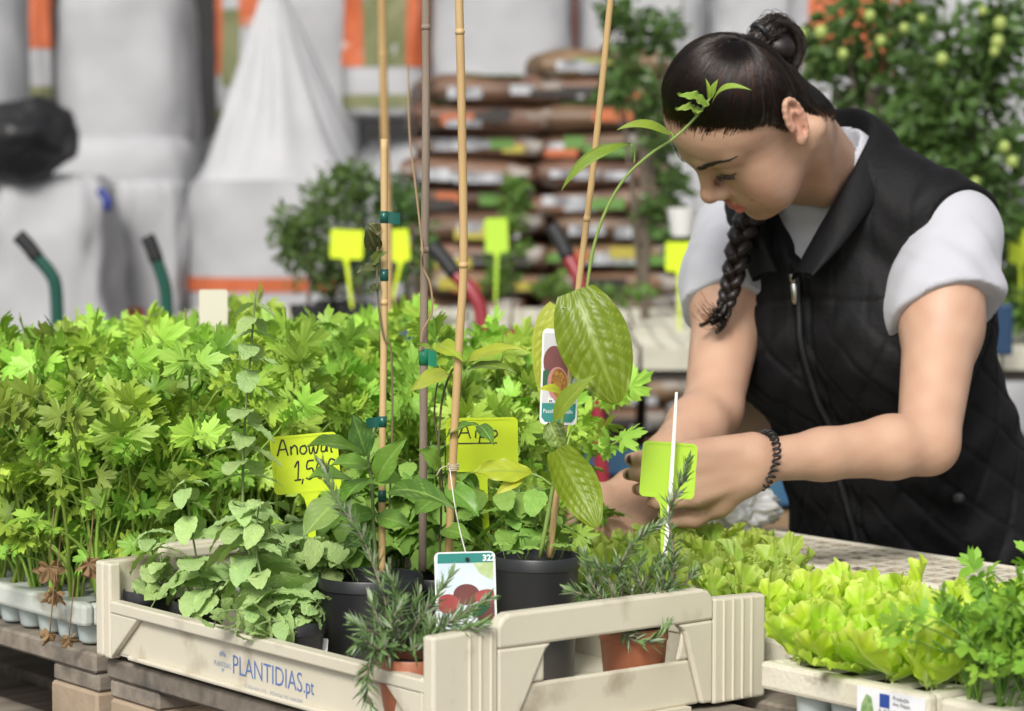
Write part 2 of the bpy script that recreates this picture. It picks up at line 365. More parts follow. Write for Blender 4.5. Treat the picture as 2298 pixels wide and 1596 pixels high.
# ================================================================ pots
m_pot = mat('black_pot_plastic', (.018, .019, .022), .42, c2=(.028, .029, .032), nscale=8, bump=.1, bscale=80, c3=(.06, .055, .05), n3scale=9)
m_terra = mat('terracotta_plastic', (.36, .125, .060), .5, c2=(.30, .10, .05), nscale=12, bump=.1, bscale=90, c3=(.22, .13, .09), n3scale=20)
def pot_parts(root, r, h, m, soil=.012, taper=.78, parent=None):
    mb = MB(); w = .0016
    mb.lathe([(0, .0012), (r * taper - .002, .0), (r * taper, .002), (r * .965, h - .013), (r * .97, h - .0125), (r, h - .012), (r, h - .0015), (r - .0008, h), (r - w, h - .0006), (r - w - .0005, h - .012), (r * .93, h - .016), (r * taper * .97, .006), (0, .005)], 40)
    p = autosmooth(mb.build('pot', m, root), 50)
    mb = MB(); R_ = r * (taper + (.95 - taper) * (h - soil) / h); n = 28
    rings = [[(0, 0, h - soil + .002)] * n] + [[(R_ * f * math.cos(2 * math.pi * j / n), R_ * f * math.sin(2 * math.pi * j / n), h - soil + .0022 * mnoise.noise(Vector((j * .9, f * 5, h * 40)))) for j in range(n + 1)][:n] for f in (.3, .6, .85, 1)]
    vs = [p_ for q in rings for p_ in q]; fs = [(i * n + j, i * n + (j + 1) % n, (i + 1) * n + (j + 1) % n, (i + 1) * n + j) for i in range(4) for j in range(n)]
    mb.add(vs, fs); s = mb.build('soil', m_soil, root, True); return p, s
# ================================================================ the woman
class Vol:
    def __init__(s, lo, hi, h):
        s.lo = np.array(lo, np.float32); s.h = h
        n = np.ceil((np.array(hi) - s.lo) / h).astype(int) + 1; s.n = n
        s.ax = [(s.lo[i] + h * np.arange(n[i])).astype(np.float32) for i in range(3)]
        s.D = np.full(n, .06, np.float32)
    def _sub(s, lo, hi):
        sl = []
        for i in range(3):
            a = int(max(0, math.floor((lo[i] - s.lo[i]) / s.h))); b = int(min(s.n[i], math.ceil((hi[i] - s.lo[i]) / s.h) + 1))
            if b <= a: return None
            sl.append(slice(a, b))
        return tuple(sl), s.ax[0][sl[0]][:, None, None], s.ax[1][sl[1]][None, :, None], s.ax[2][sl[2]][None, None, :]
    def op(s, fn, lo, hi, k, mode):
        r = s._sub(np.array(lo) - k - 3 * s.h, np.array(hi) + k + 3 * s.h)
        if r is None: return
        sl, X, Y, Z = r; d = fn(X, Y, Z); D = s.D[sl]
        if mode == 'u':
            hh = np.clip(.5 + .5 * (D - d) / k, 0, 1); s.D[sl] = D + (d - D) * hh - k * hh * (1 - hh)
        else:
            hh = np.clip(.5 - .5 * (D + d) / k, 0, 1); s.D[sl] = D + (-d - D) * hh + k * hh * (1 - hh)
    def ell(s, c, r, k=.01, mode='u', M=None):
        c = [float(x) for x in c]; r = [float(x) for x in r]
        def fn(X, Y, Z):
            x, y, z = X - c[0], Y - c[1], Z - c[2]
            if M is not None:
                x, y, z = (M[0][0] * x + M[1][0] * y + M[2][0] * z, M[0][1] * x + M[1][1] * y + M[2][1] * z, M[0][2] * x + M[1][2] * y + M[2][2] * z)
            a = np.sqrt((x / r[0]) ** 2 + (y / r[1]) ** 2 + (z / r[2]) ** 2) + 1e-6
            g = np.sqrt((x / r[0] ** 2) ** 2 + (y / r[1] ** 2) ** 2 + (z / r[2] ** 2) ** 2) + 1e-6
            return a * (a - 1) / g
        e = [max(r)] * 3 if M is not None else r
        s.op(fn, [c[i] - e[i] for i in range(3)], [c[i] + e[i] for i in range(3)], k, mode)
    def cone(s, a, b, ra, rb, k=.01, mode='u'):
        a = [float(x) for x in a]; b = [float(x) for x in b]; ab = [b[i] - a[i] for i in range(3)]; q = sum(x * x for x in ab) + 1e-9
        def fn(X, Y, Z):
            t = np.clip(((X - a[0]) * ab[0] + (Y - a[1]) * ab[1] + (Z - a[2]) * ab[2]) / q, 0, 1)
            return np.sqrt((X - a[0] - t * ab[0]) ** 2 + (Y - a[1] - t * ab[1]) ** 2 + (Z - a[2] - t * ab[2]) ** 2) - (ra + (rb - ra) * t)
        m = max(ra, rb)
        s.op(fn, [min(a[i], b[i]) - m for i in range(3)], [max(a[i], b[i]) + m for i in range(3)], k, mode)
    def chain(s, pts, rs, k=.01, mode='u'):
        if not hasattr(rs, '__len__'): rs = [rs] * len(pts)
        for i in range(len(pts) - 1): s.cone(pts[i], pts[i + 1], rs[i], rs[i + 1], k, mode)
    def nets(s):                          # surface nets -> verts, quads
        D = s.D; I = D < 0; nx, ny, nz = s.n
        cnt = np.zeros((nx - 1, ny - 1, nz - 1), np.int8)
        for i in (0, 1):
            for j in (0, 1):
                for k in (0, 1): cnt += I[i:nx - 1 + i, j:ny - 1 + j, k:nz - 1 + k]
        act = (cnt > 0) & (cnt < 8); idx = np.full(act.shape, -1, np.int64); C = np.argwhere(act); idx[act] = np.arange(len(C))
        acc = np.zeros((len(C), 3)); w = np.zeros(len(C))
        cor = [(i, j, k) for i in (0, 1) for j in (0, 1) for k in (0, 1)]
        for p in cor:
            for ax in range(3):
                if p[ax]: continue
                q = list(p); q[ax] = 1
                d0 = D[C[:, 0] + p[0], C[:, 1] + p[1], C[:, 2] + p[2]]; d1 = D[C[:, 0] + q[0], C[:, 1] + q[1], C[:, 2] + q[2]]
                m = (d0 < 0) != (d1 < 0); t = np.where(m, d0 / np.where(m, d0 - d1, 1), 0)
                e = np.tile(np.array(p, float), (len(C), 1)); e[:, ax] = t
                acc += e * m[:, None]; w += m
        V = s.lo + (C + acc / w[:, None]) * s.h
        F = []
        for ax in range(3):
            b, c = (ax + 1) % 3, (ax + 2) % 3
            lo = [slice(None)] * 3; hi = [slice(None)] * 3; lo[ax] = slice(0, -1); hi[ax] = slice(1, None)
            A0, A1 = I[tuple(lo)], I[tuple(hi)]; E = np.argwhere(A0 != A1)
            ok = (E[:, b] > 0) & (E[:, c] > 0) & (E[:, b] < s.n[b] - 1) & (E[:, c] < s.n[c] - 1); E = E[ok]
            def g(db, dc):
                e = E.copy(); e[:, b] += db; e[:, c] += dc; return idx[e[:, 0], e[:, 1], e[:, 2]]
            q = np.stack([g(-1, -1), g(0, -1), g(0, 0), g(-1, 0)], 1)
            fl = ~A0[E[:, 0], E[:, 1], E[:, 2]]; q[fl] = q[fl][:, ::-1]; F.append(q)
        return V, np.concatenate(F)
def np_mesh(name, V, F, mats, cols=None):
    me = bpy.data.meshes.new(name); n = len(F); q = F.shape[1]
    me.vertices.add(len(V)); me.vertices.foreach_set('co', np.asarray(V, np.float32).ravel())
    me.loops.add(n * q); me.loops.foreach_set('vertex_index', F.ravel().astype(np.int32))
    me.polygons.add(n); me.polygons.foreach_set('loop_start', np.arange(0, n * q, q, dtype=np.int32))
    me.update(calc_edges=True); me.polygons.foreach_set('use_smooth', np.ones(n, bool))
    for m in (mats if isinstance(mats, (list, tuple)) else [mats]): me.materials.append(m)
    if cols is not None:
        a = me.color_attributes.new('Col', 'FLOAT_COLOR', 'POINT'); a.data.foreach_set('color', np.c_[cols, np.ones(len(cols))].astype(np.float32).ravel())
    return me
def relax(V, F, it=2, lam=.5):
    for _ in range(it):
        S = np.zeros_like(V); n = np.zeros(len(V))
        for a, b in ((0, 1), (1, 2), (2, 3), (3, 0)):
            np.add.at(S, F[:, a], V[F[:, b]]); np.add.at(S, F[:, b], V[F[:, a]]); np.add.at(n, F[:, a], 1); np.add.at(n, F[:, b], 1)
        V = V + lam * (S / np.maximum(n, 1)[:, None] - V)
    return V
def rotm(y, p, r):
    return np.array((Matrix.Rotation(y, 3, 'Z') @ Matrix.Rotation(p, 3, 'X') @ Matrix.Rotation(r, 3, 'Y')))

SKIN = (.50, .305, .21)
m_skin = mat('skin', SKIN, .46, attr='Col', bump=.25, bscale=500, sss=.12, spec=.4)
m_hair = mat('hair', (.016, .011, .010), .42, spec=.5)
m_white = mat('white_cotton', (.45, .45, .49), .85, bump=.15, bscale=500, sheen=.2)
m_vest = mat('vest_nylon', (.0052, .0050, .0058), .66, bump=.4, bscale=150, spec=.22)
m_trou = mat('trouser_cotton', (.008, .009, .016), .9)
m_black = mat('black_rubber', (.012, .012, .013), .45)
m_nail = mat('nail_varnish', (.03, .008, .012), .2)
m_steel = mat('steel', (.55, .55, .52), .3, metal=1)

# ---- poses
HM = rotm(R(-81.7), R(50.5), R(31.9)); HS = .97
HC = np.array(W(1697, 260.6, 3.12))
def h2w(p): return HC + HS * (np.asarray(p) @ HM.T)
def w2h(p): return ((np.asarray(p) - HC) / HS) @ HM
NBW = np.array(W(1856, 398, 3.30))      # base of the neck
TM = rotm(R(-40), R(22), R(-3))
def t2w(p): return NBW + np.asarray(p) @ TM.T
def w2t(p): return (np.asarray(p) - NBW) @ TM

# ---- head (local: forward -y, up z, her left +x)
def make_head():
    v = Vol((-.098, -.135, -.185), (.098, .15, .150), .0016)
    nb = w2h(NBW); nb2 = w2h(t2w((0, .0, -.05)))
    v.ell((0, -.012, .045), (.073, .078, .0865), .01)
    v.ell((0, -.046, .048), (.060, .0475, .050), .02)
    v.ell((0, -.030, -.015), (.061, .056, .068), .02)
    v.ell((0, -.035, -.066), (.047, .047, .034), .02)
    for sx in (-1, 1):
        v.cone((sx * .053, .008, -.040), (sx * .018, -.066, -.090), .014, .015, .022)
        v.ell((sx * .040, -.054, -.026), (.024, .022, .028), .032)          # cheek
        v.ell((sx * .038, -.056, -.058), (.022, .020, .026), .032)
    v.ell((0, -.074, -.097), (.019, .017, .016), .016)                     # chin
    v.chain([(-.046, -.066, .034), (-.014, -.0835, .031), (.014, -.0835, .031), (.046, -.066, .034)], [.009, .011, .011, .009], .014)
    for sx in (-1, 1):
        v.ell((sx * .030, -.0935, .0175), (.016, .0105, .0085), .012, 's')     # socket
        v.ell((sx * .0315, -.0700, .0145), (.0155, .0140, .0125), .007)        # ball under the lids
        v.chain([(sx * .018, -.0850, .0205), (sx * .030, -.0865, .0245), (sx * .044, -.0775, .0215)], .0010, .0022, 's')   # crease
        v.chain([(sx * .019, -.0835, .0085), (sx * .031, -.0850, .0060), (sx * .0445, -.0755, .0080)], .0011, .0015, 's')  # lid gap
        v.chain([(sx * .020, -.0805, .0035), (sx * .032, -.0815, .0010), (sx * .044, -.073, .0045)], .0014, .006)          # lower lid
    for sx in (-1, 1): v.ell((sx * .0185, -.079, .004), (.008, .008, .010), .010)
    v.cone((0, -.0855, .028), (0, -.1055, -.016), .0075, .0088, .012)       # nose
    v.ell((0, -.1085, -.0225), (.0112, .0110, .0102), .010)
    for sx in (-1, 1):
        v.ell((sx * .0125, -.0965, -.0270), (.0080, .0105, .0078), .007)
        v.ell((sx * .0062, -.1020, -.0360), (.0040, .0062, .0030), .003, 's')
        v.chain([(sx * .0200, -.0900, -.0200), (sx * .0215, -.0890, -.0290)], .0012, .004, 's')
    v.ell((0, -.079, -.055), (.030, .0165, .026), .018)                     # muzzle
    v.chain([(-.0245, -.0850, -.0595), (-.0085, -.0955, -.0535), (0, -.0965, -.0550), (.0085, -.0955, -.0535), (.0245, -.0850, -.0595)], [.0018, .0042, .0040, .0042, .0018], .004)
    v.chain([(-.0225, -.0850, -.0620), (-.008, -.0945, -.0680), (.008, -.0945, -.0680), (.0225, -.0850, -.0620)], [.0022, .0056, .0056, .0022], .005)
    v.chain([(-.0245, -.0870, -.0602), (-.009, -.0995, -.0612), (.009, -.0995, -.0612), (.0245, -.0870, -.0602)], [.0010, .0019, .0019, .0010], .0018, 's')
    v.ell((0, -.0960, -.0795), (.014, .0060, .0048), .010, 's')
    v.chain([(0, -.1005, -.040), (0, -.0995, -.0485)], .0012, .004, 's')
    for sx in (-1, 1):                                                      # ears
        E = np.array(Matrix.Rotation(sx * R(24), 3, 'Z') @ Matrix.Rotation(R(-18), 3, 'X'))
        ec = np.array((sx * .0745, .012, .016))
        ep = lambda y, z, x=0: ec + E @ np.array((sx * x, y * .80, z))
        v.ell(ep(.001, 0), (.0052, .0118, .0285), .006, 'u', E)
        hx = [ep(.0165 * math.cos(t) * (1 if math.cos(t) > 0 else .95), .0285 * math.sin(t) + .001, .0045 + .002 * math.cos(t)) for t in np.linspace(R(195), R(-75), 14)]
        v.chain(hx, [.0026] + [.0034] * 11 + [.0030, .003], .002)
        v.ell(ep(.0005, -.003, .0075), (.0062, .0066, .0135), .003, 's', E)
        v.ell(ep(.0035, .0155, .0078), (.0040, .0060, .0064), .003, 's', E)
        v.chain([ep(.0095, -.0105, .003), ep(.0105, .004, .0045), ep(.002, .0125, .0045)], .0026, .003)  # antihelix
        v.ell(ep(-.0105, -.004, .0030), (.0035, .0040, .0050), .004, 'u', E)     # tragus
        v.ell(ep(-.0035, -.0265, .001), (.0054, .0068, .0085), .005, 'u', E)      # lobe
    v.chain([(0, .018, .000), (0, .022, -.055), tuple(nb), tuple(nb2)], [.053, .0490, .052, .040], .018)
    v.cone((0, -.02, -.055), tuple(nb + np.array((0, -.02, .02))), .036, .034, .02)
    # sternomastoid on the near side
    v.cone((.058, .030, -.035), tuple(w2h(t2w((.022, -.045, -.03)))), .013, .012, .02)
    V, F = v.nets(); V = relax(V, F, 1, .35)
    def dseg(a, b):
        a = np.array(a); b = np.array(b); t = np.clip((V - a) @ (b - a) / ((b - a) @ (b - a)), 0, 1)[:, None]; return np.linalg.norm(V - a - t * (b - a), axis=1)
    def soft(d, r0, r1): return np.clip((r1 - d) / (r1 - r0), 0, 1)[:, None]
    C = np.tile(np.array(SKIN), (len(V), 1))
    def paint(m, c): nonlocal C; C = C * (1 - m) + np.array(c) * m
    for sx in (-1, 1):
        paint(.35 * soft(np.linalg.norm((V - (sx * .047, -.07, -.03)) / (1, 1, 1), axis=1), .008, .035), (.62, .31, .23))
        paint(.5 * soft(np.linalg.norm((V - (sx * .078, .012, .013)) / (.5, 1, 1.6), axis=1), .012, .024), (.66, .31, .23))
        paint(.35 * soft(np.linalg.norm((V - (sx * .031, -.08, .012)), axis=1), .010, .022), (.43, .25, .185))
        for a, b in (((.0185, -.0845, .0090), (.031, -.0860, .0062)), ((.031, -.0860, .0062), (.0455, -.0765, .0090))):
            paint(.92 * soft(dseg((sx * a[0], a[1], a[2]), (sx * b[0], b[1], b[2])), .0016, .0034), (.035, .022, .02))
    paint(.4 * soft(np.linalg.norm(V - (0, -.112, -.022), axis=1), .004, .018), (.62, .30, .23))
    lip = np.minimum.reduce([dseg((-.023, -.086, -.0595), (-.008, -.0965, -.054)), dseg((-.008, -.0965, -.054), (.008, -.0965, -.054)), dseg((.008, -.0965, -.054), (.023, -.086, -.0595)),
                             dseg((-.021, -.086, -.062), (-.008, -.096, -.0675)), dseg((-.008, -.096, -.0675), (.008, -.096, -.0675)), dseg((.008, -.096, -.0675), (.021, -.086, -.062))])
    paint(soft(lip, .0048, .0072), (.52, .14, .125))
    # scalp under the hair
    hm = hairmask(V); nz = np.random.rand(len(V)) - .5
    ear = np.clip((np.abs(V[:, 0]) - .0715) / .002, 0, 1) * (V[:, 2] < .052)
    paint(((np.clip((hm - .001) / .020 + nz * .25, 0, 1) * (1 - ear))[:, None]) * .95, (.028, .02, .018))
    return h2w(V), F, C
def hairmask(P):
    """signed distance-like: positive inside the hair region (head local)."""
    x, y, z = np.abs(P[:, 0]), P[:, 1], P[:, 2]
    # hairline height as a function of the angle round the head (0 = front, pi = back)
    a = np.arctan2(x, -(y - .012))
    A = np.array([0, .35, .65, .85, 1.05, 1.25, 1.42, 1.52, 1.62, 1.85, 2.05, 2.4, 3.2])
    H = np.array([.0845, .083, .074, .060, .044, .024, -.010, -.014, .030, .018, -.028, -.060, -.074])
    return z - np.interp(a, A, H)
def make_body():
    parts = []
    def f_hand(S, E, Wr):
        q = np.array(W(1545, 1068, 2.93) if Wr[0] > .2 else W(1385, 1190, 2.98)) - Wr; return q / np.linalg.norm(q)
    def grab(v, it=1):
        V, F = v.nets(); V = relax(V, F, it, .5); parts.append((V, F))
    # arms: (shoulder, elbow, wrist) joints
    LS = t2w((.150, .012, -.092)); RS = t2w((-.162, .01, -.075))
    LE = np.array(W(2082, 995, 3.05)); LW = np.array(W(1700, 1035, 2.96))
    RE = np.array(W(1600, 915, 3.22)); RW = np.array(W(1432, 1105, 3.04))
    def arm(S, E, Wr, up, hand):
        pts = np.array([S, E, Wr]); lo = pts.min(0) - .11; hi = pts.max(0) + .11; hp_ = Wr + f_hand(S, E, Wr) * .19; lo = np.minimum(lo, hp_ - .06); hi = np.maximum(hi, hp_ + .06)
        v = Vol(lo, hi, .0028)
        d = (E - S); f = (Wr - E)
        v.chain([S, S + .45 * d, E], [.054, .046, .036], .014)
        v.ell(S + .40 * d + np.array((0, -.006, 0)), (.044, .044, .075), .02)
        fe = E + .22 * f
        v.chain([E, fe, E + .62 * f, Wr], [.0345, .0355, .0285, .0235], .014)
        
        hand(v); grab(v, 2)
    Lf = (LW - LE) / np.linalg.norm(LW - LE)
    def lhand(v):
        # hand seen from its back, fingers to the picture's left and down
        hd = np.array(W(1545, 1068, 2.93)) - LW; hl = hd / np.linalg.norm(hd)
        side = np.cross(hl, np.array((0, -1, 0))); side /= np.linalg.norm(side)      # across the knuckles
        if side[2] < 0: side = -side
        nrm = np.cross(side, hl); nrm = nrm if nrm[1] < 0 else -nrm                      # out of the back of the hand
        K = LW + hl * .083
        for o, r0, r1 in ((.027, .017, .0135), (.010, .018, .0145), (-.009, .018, .0140), (-.026, .0165, .0125)):
            v.cone(LW + side * o * .62 + hl * .004, K + side * o, r0, r1, .014)
            v.cone(LW + side * o * .7 + hl * .03 + nrm * .0115, K + side * o + nrm * .0085, .003, .0048, .008)
        tips = []
        for o, L, bend in ((.027, .070, .5), (.0095, .077, .55), (-.009, .071, .6), (-.026, .057, .65)):
            p0 = K + side * o; p = p0; pts = [p0]; ang = .10
            for q, fr in enumerate((.46, .31, .23)):
                ang += bend * (.55, .8, .6)[q]
                p = p + (hl * math.cos(ang) - nrm * math.sin(ang)) * L * fr; pts.append(p)
            v.chain(pts, [.0108, .0095, .0085, .0072], .004); tips.append((pts[-2], pts[-1], nrm))
        # thumb leaves the lower edge near the wrist
        b0 = LW - side * .020 + hl * .02; v.chain([b0, b0 - side * .020 + hl * .030 - nrm * .012, b0 - side * .030 + hl * .058 - nrm * .022, b0 - side * .030 + hl * .083 - nrm * .030], [.0165, .0135, .0110, .0088], .012)
        lhand.tips = tips
    def rhand(v):
        hl = np.array(W(1385, 1190, 2.98)) - RW; hl = hl / np.linalg.norm(hl)
        side = np.cross(hl, np.array((0, -1, 0))); side /= np.linalg.norm(side); nrm = np.cross(side, hl); nrm = nrm if nrm[1] < 0 else -nrm
        K = RW + hl * .080
        for o, r0, r1 in ((.026, .016, .013), (.009, .017, .0135), (-.009, .017, .0135), (-.025, .016, .012)):
            v.cone(RW + side * o * .62, K + side * o, r0, r1, .014)
        for o, L in ((.026, .062), (.009, .072), (-.009, .068), (-.025, .054)):
            p = K + side * o; pts = [p]; ang = .25
            for q, fr in enumerate((.46, .31, .23)):
                ang += (.5, .6, .5)[q]; p = p + (hl * math.cos(ang) - nrm * math.sin(ang)) * L * fr; pts.append(p)
            v.chain(pts, [.0105, .0092, .0084, .0070], .004)
        b0 = RW + side * .018 + hl * .02; v.chain([b0, b0 + side * .022 + hl * .028, b0 + side * .030 + hl * .056 - nrm * .01, b0 + side * .028 + hl * .078 - nrm * .018], [.016, .013, .0108, .0085], .012)
    arm(LS, LE, LW, 0, lhand); arm(RS, RE, RW, 0, rhand)
    # trunk and legs under the clothes
    v = Vol((-.1, 2.8, -.02), (1.05, 4.1, 1.35), .009)
    v.chain([t2w((0, .01, -.06)), t2w((0, .0, -.22)), t2w((0, .0, -.38)), t2w((0, .0, -.50))], [.055, .085, .085, .10], .04)
    hp = t2w((0, 0, -.52)); sd = TM[:, 0]; sd = np.array((sd[0], sd[1], 0)); sd /= np.linalg.norm(sd); fw = np.array((-math.sin(R(40)), -math.cos(R(40)), 0))
    for q in (-1, 1):
        a = hp + sd * .085 * q; k = np.array((a[0], a[1], .47)) + fw * .03; an = np.array((a[0], a[1], .07)); v.chain([a, k, an], [.075, .05, .038], .03)
        v.chain([an - np.array((0, 0, .03)), an + fw * .13 - np.array((0, 0, .045))], [.034, .028], .02)
    grab(v, 1)
    V = np.concatenate([p[0] for p in parts]); o = 0; F = []
    for p in parts: F.append(p[1] + o); o += len(p[0])
    return V, np.concatenate(F), dict(LS=LS, LE=LE, LW=LW, RS=RS, RE=RE, RW=RW, tips=lhand.tips)

person = empty('person', (NBW[0], NBW[1], 0), 'young woman in black quilted vest and white tee bending over the seedling table', 'person')
def kid(name, me_or_mb, parent=person, **k):
    o = put(name, me_or_mb); o.parent = parent; o.matrix_parent_inverse = parent.matrix_world.inverted() if parent.parent is None else Matrix()
    return o
def pchild(name, data, parent=None):   # child of the person, geometry given in world coordinates
    o = put(name, data); o.parent = parent or person
    base = person.location.copy()
    if parent is None: o.matrix_parent_inverse = Matrix.Translation(-base)
    return o
hv, hf, hc = make_head()
bv, bf, J = make_body()
bc = np.tile(np.array(SKIN), (len(bv), 1))
for a, b, n in J['tips']:
    m = np.clip((.0068 - np.linalg.norm(bv - (b + n * .0055), axis=1)) / .0015, 0, 1)[:, None]
    bc = bc * (1 - m) + np.array((.03, .012, .014)) * m
    kn = np.clip((.012 - np.linalg.norm(bv - a, axis=1)) / .01, 0, 1)[:, None] * .3; bc = bc * (1 - kn) + np.array((.55, .27, .2)) * kn
ke = np.clip((.05 - np.linalg.norm(bv - J['LE'], axis=1)) / .05, 0, 1)[:, None] * .35; bc = bc * (1 - ke) + np.array((.58, .31, .22)) * ke
hl_ = w2h(hv); moles = ((.046, -.058, -.040, .0016), (.052, -.050, -.052, .0010), (.030, -.09, .05, .0010))
for mx, my, mz, mr in moles:
    dm = np.sqrt((hl_[:, 0] - mx) ** 2 + (hl_[:, 2] - mz) ** 2); mk = (np.clip((mr * 1.6 - dm) / mr, 0, 1) * (hl_[:, 1] < -.02))[:, None] * .7; hc = hc * (1 - mk) + np.array((.10, .05, .035)) * mk
def mottle(V, C):
    n = sum(np.sin(V @ np.array(k) * f + p) for k, f, p in (((1, .3, .5), 95, 0), ((-.4, 1, .7), 140, 1), ((.6, -.5, 1), 210, 2), ((.2, .9, -.8), 330, 3))) / 4
    return C * (1 + n[:, None] * np.array((.05, .09, .10)))
hc, bc = mottle(hv, hc), mottle(bv, bc)
body = pchild('body', np_mesh('body', np.concatenate([hv, bv]), np.concatenate([hf, bf + len(hv)]), m_skin, np.concatenate([hc, bc])))

# ---- eyes: dark slit of the iris under the lowered lid
for sx in (-1, 1):
    mb = MB(); q = h2w((sx * .0315, -.0705, .0100))
    bm = bmesh.new(); bmesh.ops.create_uvsphere(bm, u_segments=16, v_segments=10, radius=.0125); me = bpy.data.meshes.new('eye'); bm.to_mesh(me); bm.free()
    me.materials.append(mat('eye_white', (.5, .46, .43), .15) if sx < 0 else bpy.data.materials['eye_white']); o = pchild('eye', me, body); o.location = Vector(q) - person.location
# ---- hair
def rad_at(d):                           # distance from the cranium centre to the skull along local direction d
    r = np.array((.073, .078, .0865)); return 1 / np.sqrt(((d / r) ** 2).sum(-1))
HCN = np.array((0, -.009, .042)); BUN = np.array((.012, .050, .108))
def make_hair_cap():
    v = Vol((-.092, -.105, -.090), (.092, .122, .150), .0018)
    v.ell((0, -.012, .045), (.0765, .0800, .0905), .01)
    v.ell((0, -.045, .049), (.0625, .0480, .0525), .02)
    v.ell((0, .020, -.014), (.060, .039, .062), .02)
    X, Y, Z = np.meshgrid(*v.ax, indexing='ij'); P = np.stack([X.ravel(), Y.ravel(), Z.ravel()], 1)
    hm = hairmask(P).reshape(X.shape)
    # thins to nothing at the hairline
    D = v.D + np.clip(.0065 - (hm - .006) * .30, 0, .0065)
    v.D = np.maximum(D, -hm).astype(np.float32)
    V, F = v.nets(); V = relax(V, F, 2, .4)
    # shallow combed grooves running towards the bun
    d = V - HCN; d /= np.linalg.norm(d, axis=1)[:, None]; b = (BUN - HCN); b /= np.linalg.norm(b)
    e1 = np.cross(b, (1, 0, 0)); e1 /= np.linalg.norm(e1); e2 = np.cross(b, e1)
    ang = np.arctan2(d @ e2, d @ e1); rr = np.arccos(np.clip(d @ b, -1, 1))
    g = np.sin(ang * 70 + 3 * np.sin(rr * 4)) * .5 + np.sin(ang * 131 + 2 * np.sin(rr * 7 + 1)) * .35 + np.sin(ang * 29 + rr) * .5
    V = V + d * (g * .0010 * np.clip(rr * 2, 0, 1))[:, None]
    return h2w(V), F
cv, cf = make_hair_cap()
hair = pchild('hair', np_mesh('hair', cv, cf, m_hair))
m_strand = bpy.data.materials.new('hair_strand'); m_strand.use_nodes = True
_n = m_strand.node_tree; _h = _n.nodes.new('ShaderNodeBsdfHairPrincipled'); _h.parametrization = 'MELANIN'
_h.inputs['Melanin'].default_value = .93; _h.inputs['Melanin Redness'].default_value = .35; _h.inputs['Random Color'].default_value = .35; _h.inputs['Random Roughness'].default_value = .3; _h.inputs['Roughness'].default_value = .20; _h.inputs['Radial Roughness'].default_value = .35
_n.links.new(_h.outputs[0], _n.nodes['Material Output'].inputs[0])
def strands(name, curves, r, parent):
    hcv = bpy.data.hair_curves.new(name); hcv.add_curves([len(c) for c in curves])
    P = np.concatenate(curves).astype(np.float32); hcv.position_data.foreach_set('vector', P.ravel())
    ra = hcv.attributes.new('radius', 'FLOAT', 'POINT'); ra.data.foreach_set('value', np.concatenate([np.linspace(r, r * .6, len(c)) for c in curves]).astype(np.float32))
    hcv.materials.append(m_strand); o = pchild(name, hcv, parent); 
    if parent is not None: o.matrix_parent_inverse = Matrix()
    return o
_bd = BUN - HCN; _bd = _bd / np.linalg.norm(_bd); _e1 = np.cross(_bd, (1, 0, 0)); _e1 /= np.linalg.norm(_e1); _e2 = np.cross(_bd, _e1)
def polar(P):
    d = P - HCN; r = np.linalg.norm(d, axis=1); d = d / r[:, None]
    return np.arctan2(d @ _e2, d @ _e1), np.arccos(np.clip(d @ _bd, -1, 1)), r
def head_strands(N=9000):
    rng = np.random.default_rng(3); out = []
    hvl = w2h(cv); skin = w2h(hv); sk = skin[(hairmask(skin) > -.012) & ~((np.abs(skin[:, 0]) > .0705) & (skin[:, 2] < .052))]
    allp = np.concatenate([hvl, sk]); a, q, r = polar(allp)
    NA, NQ = 96, 60; tab = np.zeros((NA, NQ)); ia = ((a + math.pi) / (2 * math.pi) * NA).astype(int) % NA; iq = np.clip((q / math.pi * NQ).astype(int), 0, NQ - 1)
    np.maximum.at(tab, (ia, iq), r)
    for _ in range(30):
        z = tab == 0
        if not z.any(): break
        nb_ = np.maximum.reduce([np.roll(tab, 1, 0), np.roll(tab, -1, 0), np.c_[tab[:, 1:], tab[:, -1:]], np.c_[tab[:, :1], tab[:, :-1]]]); tab[z] = nb_[z]
    tab = (tab * 2 + np.roll(tab, 1, 0) + np.roll(tab, -1, 0)) / 4
    def rad(aa, qq):
        fa = (aa + math.pi) / (2 * math.pi) * NA - .5; fq = np.clip(qq / math.pi * NQ - .5, 0, NQ - 1.001)
        a0 = np.floor(fa).astype(int); q0 = np.floor(fq).astype(int); u, w = fa - a0, fq - q0
        g = lambda x, y: tab[x % NA, np.minimum(y, NQ - 1)]
        return g(a0, q0) * (1 - u) * (1 - w) + g(a0 + 1, q0) * u * (1 - w) + g(a0, q0 + 1) * (1 - u) * w + g(a0 + 1, q0 + 1) * u * w
    hs_ = hairmask(sk); roots = sk[(hs_ > -.009) & (hs_ < .016)]; hm = hairmask(hvl); allv = hvl[hm > .004]
    # thinner towards the hairline
    rh = hairmask(roots); w_ = np.clip((rh + .005) / .024, .03, 1) ** 1.3; w_ /= w_.sum()
    P = np.concatenate([roots[rng.choice(len(roots), N // 2, p=w_)], allv[rng.choice(len(allv), N // 2)]])
    a, q, r = polar(P)
    for k in range(len(P)):
        if q[k] < .2: continue
        edge = k < N // 2; n = 11; t = np.linspace(0, rng.uniform(.45, .98) if edge else rng.uniform(.3, .95), n)
        qq = q[k] * (1 - t); aa = a[k] + rng.normal(0, .05) * np.sin(t * 3) + rng.normal(0, .02) * t + .10 * np.sin(t * 2.2)
        rr = rad(aa, qq) + rng.normal(.0003, .0006) * np.minimum(1, t * 6)
        if edge: rr = np.where(t == 0, r[k] - .0008, rr)
        d = np.cos(qq)[:, None] * _bd + np.sin(qq)[:, None] * (np.cos(aa)[:, None] * _e1 + np.sin(aa)[:, None] * _e2)
        out.append(h2w(HCN + d * rr[:, None]))
    return out
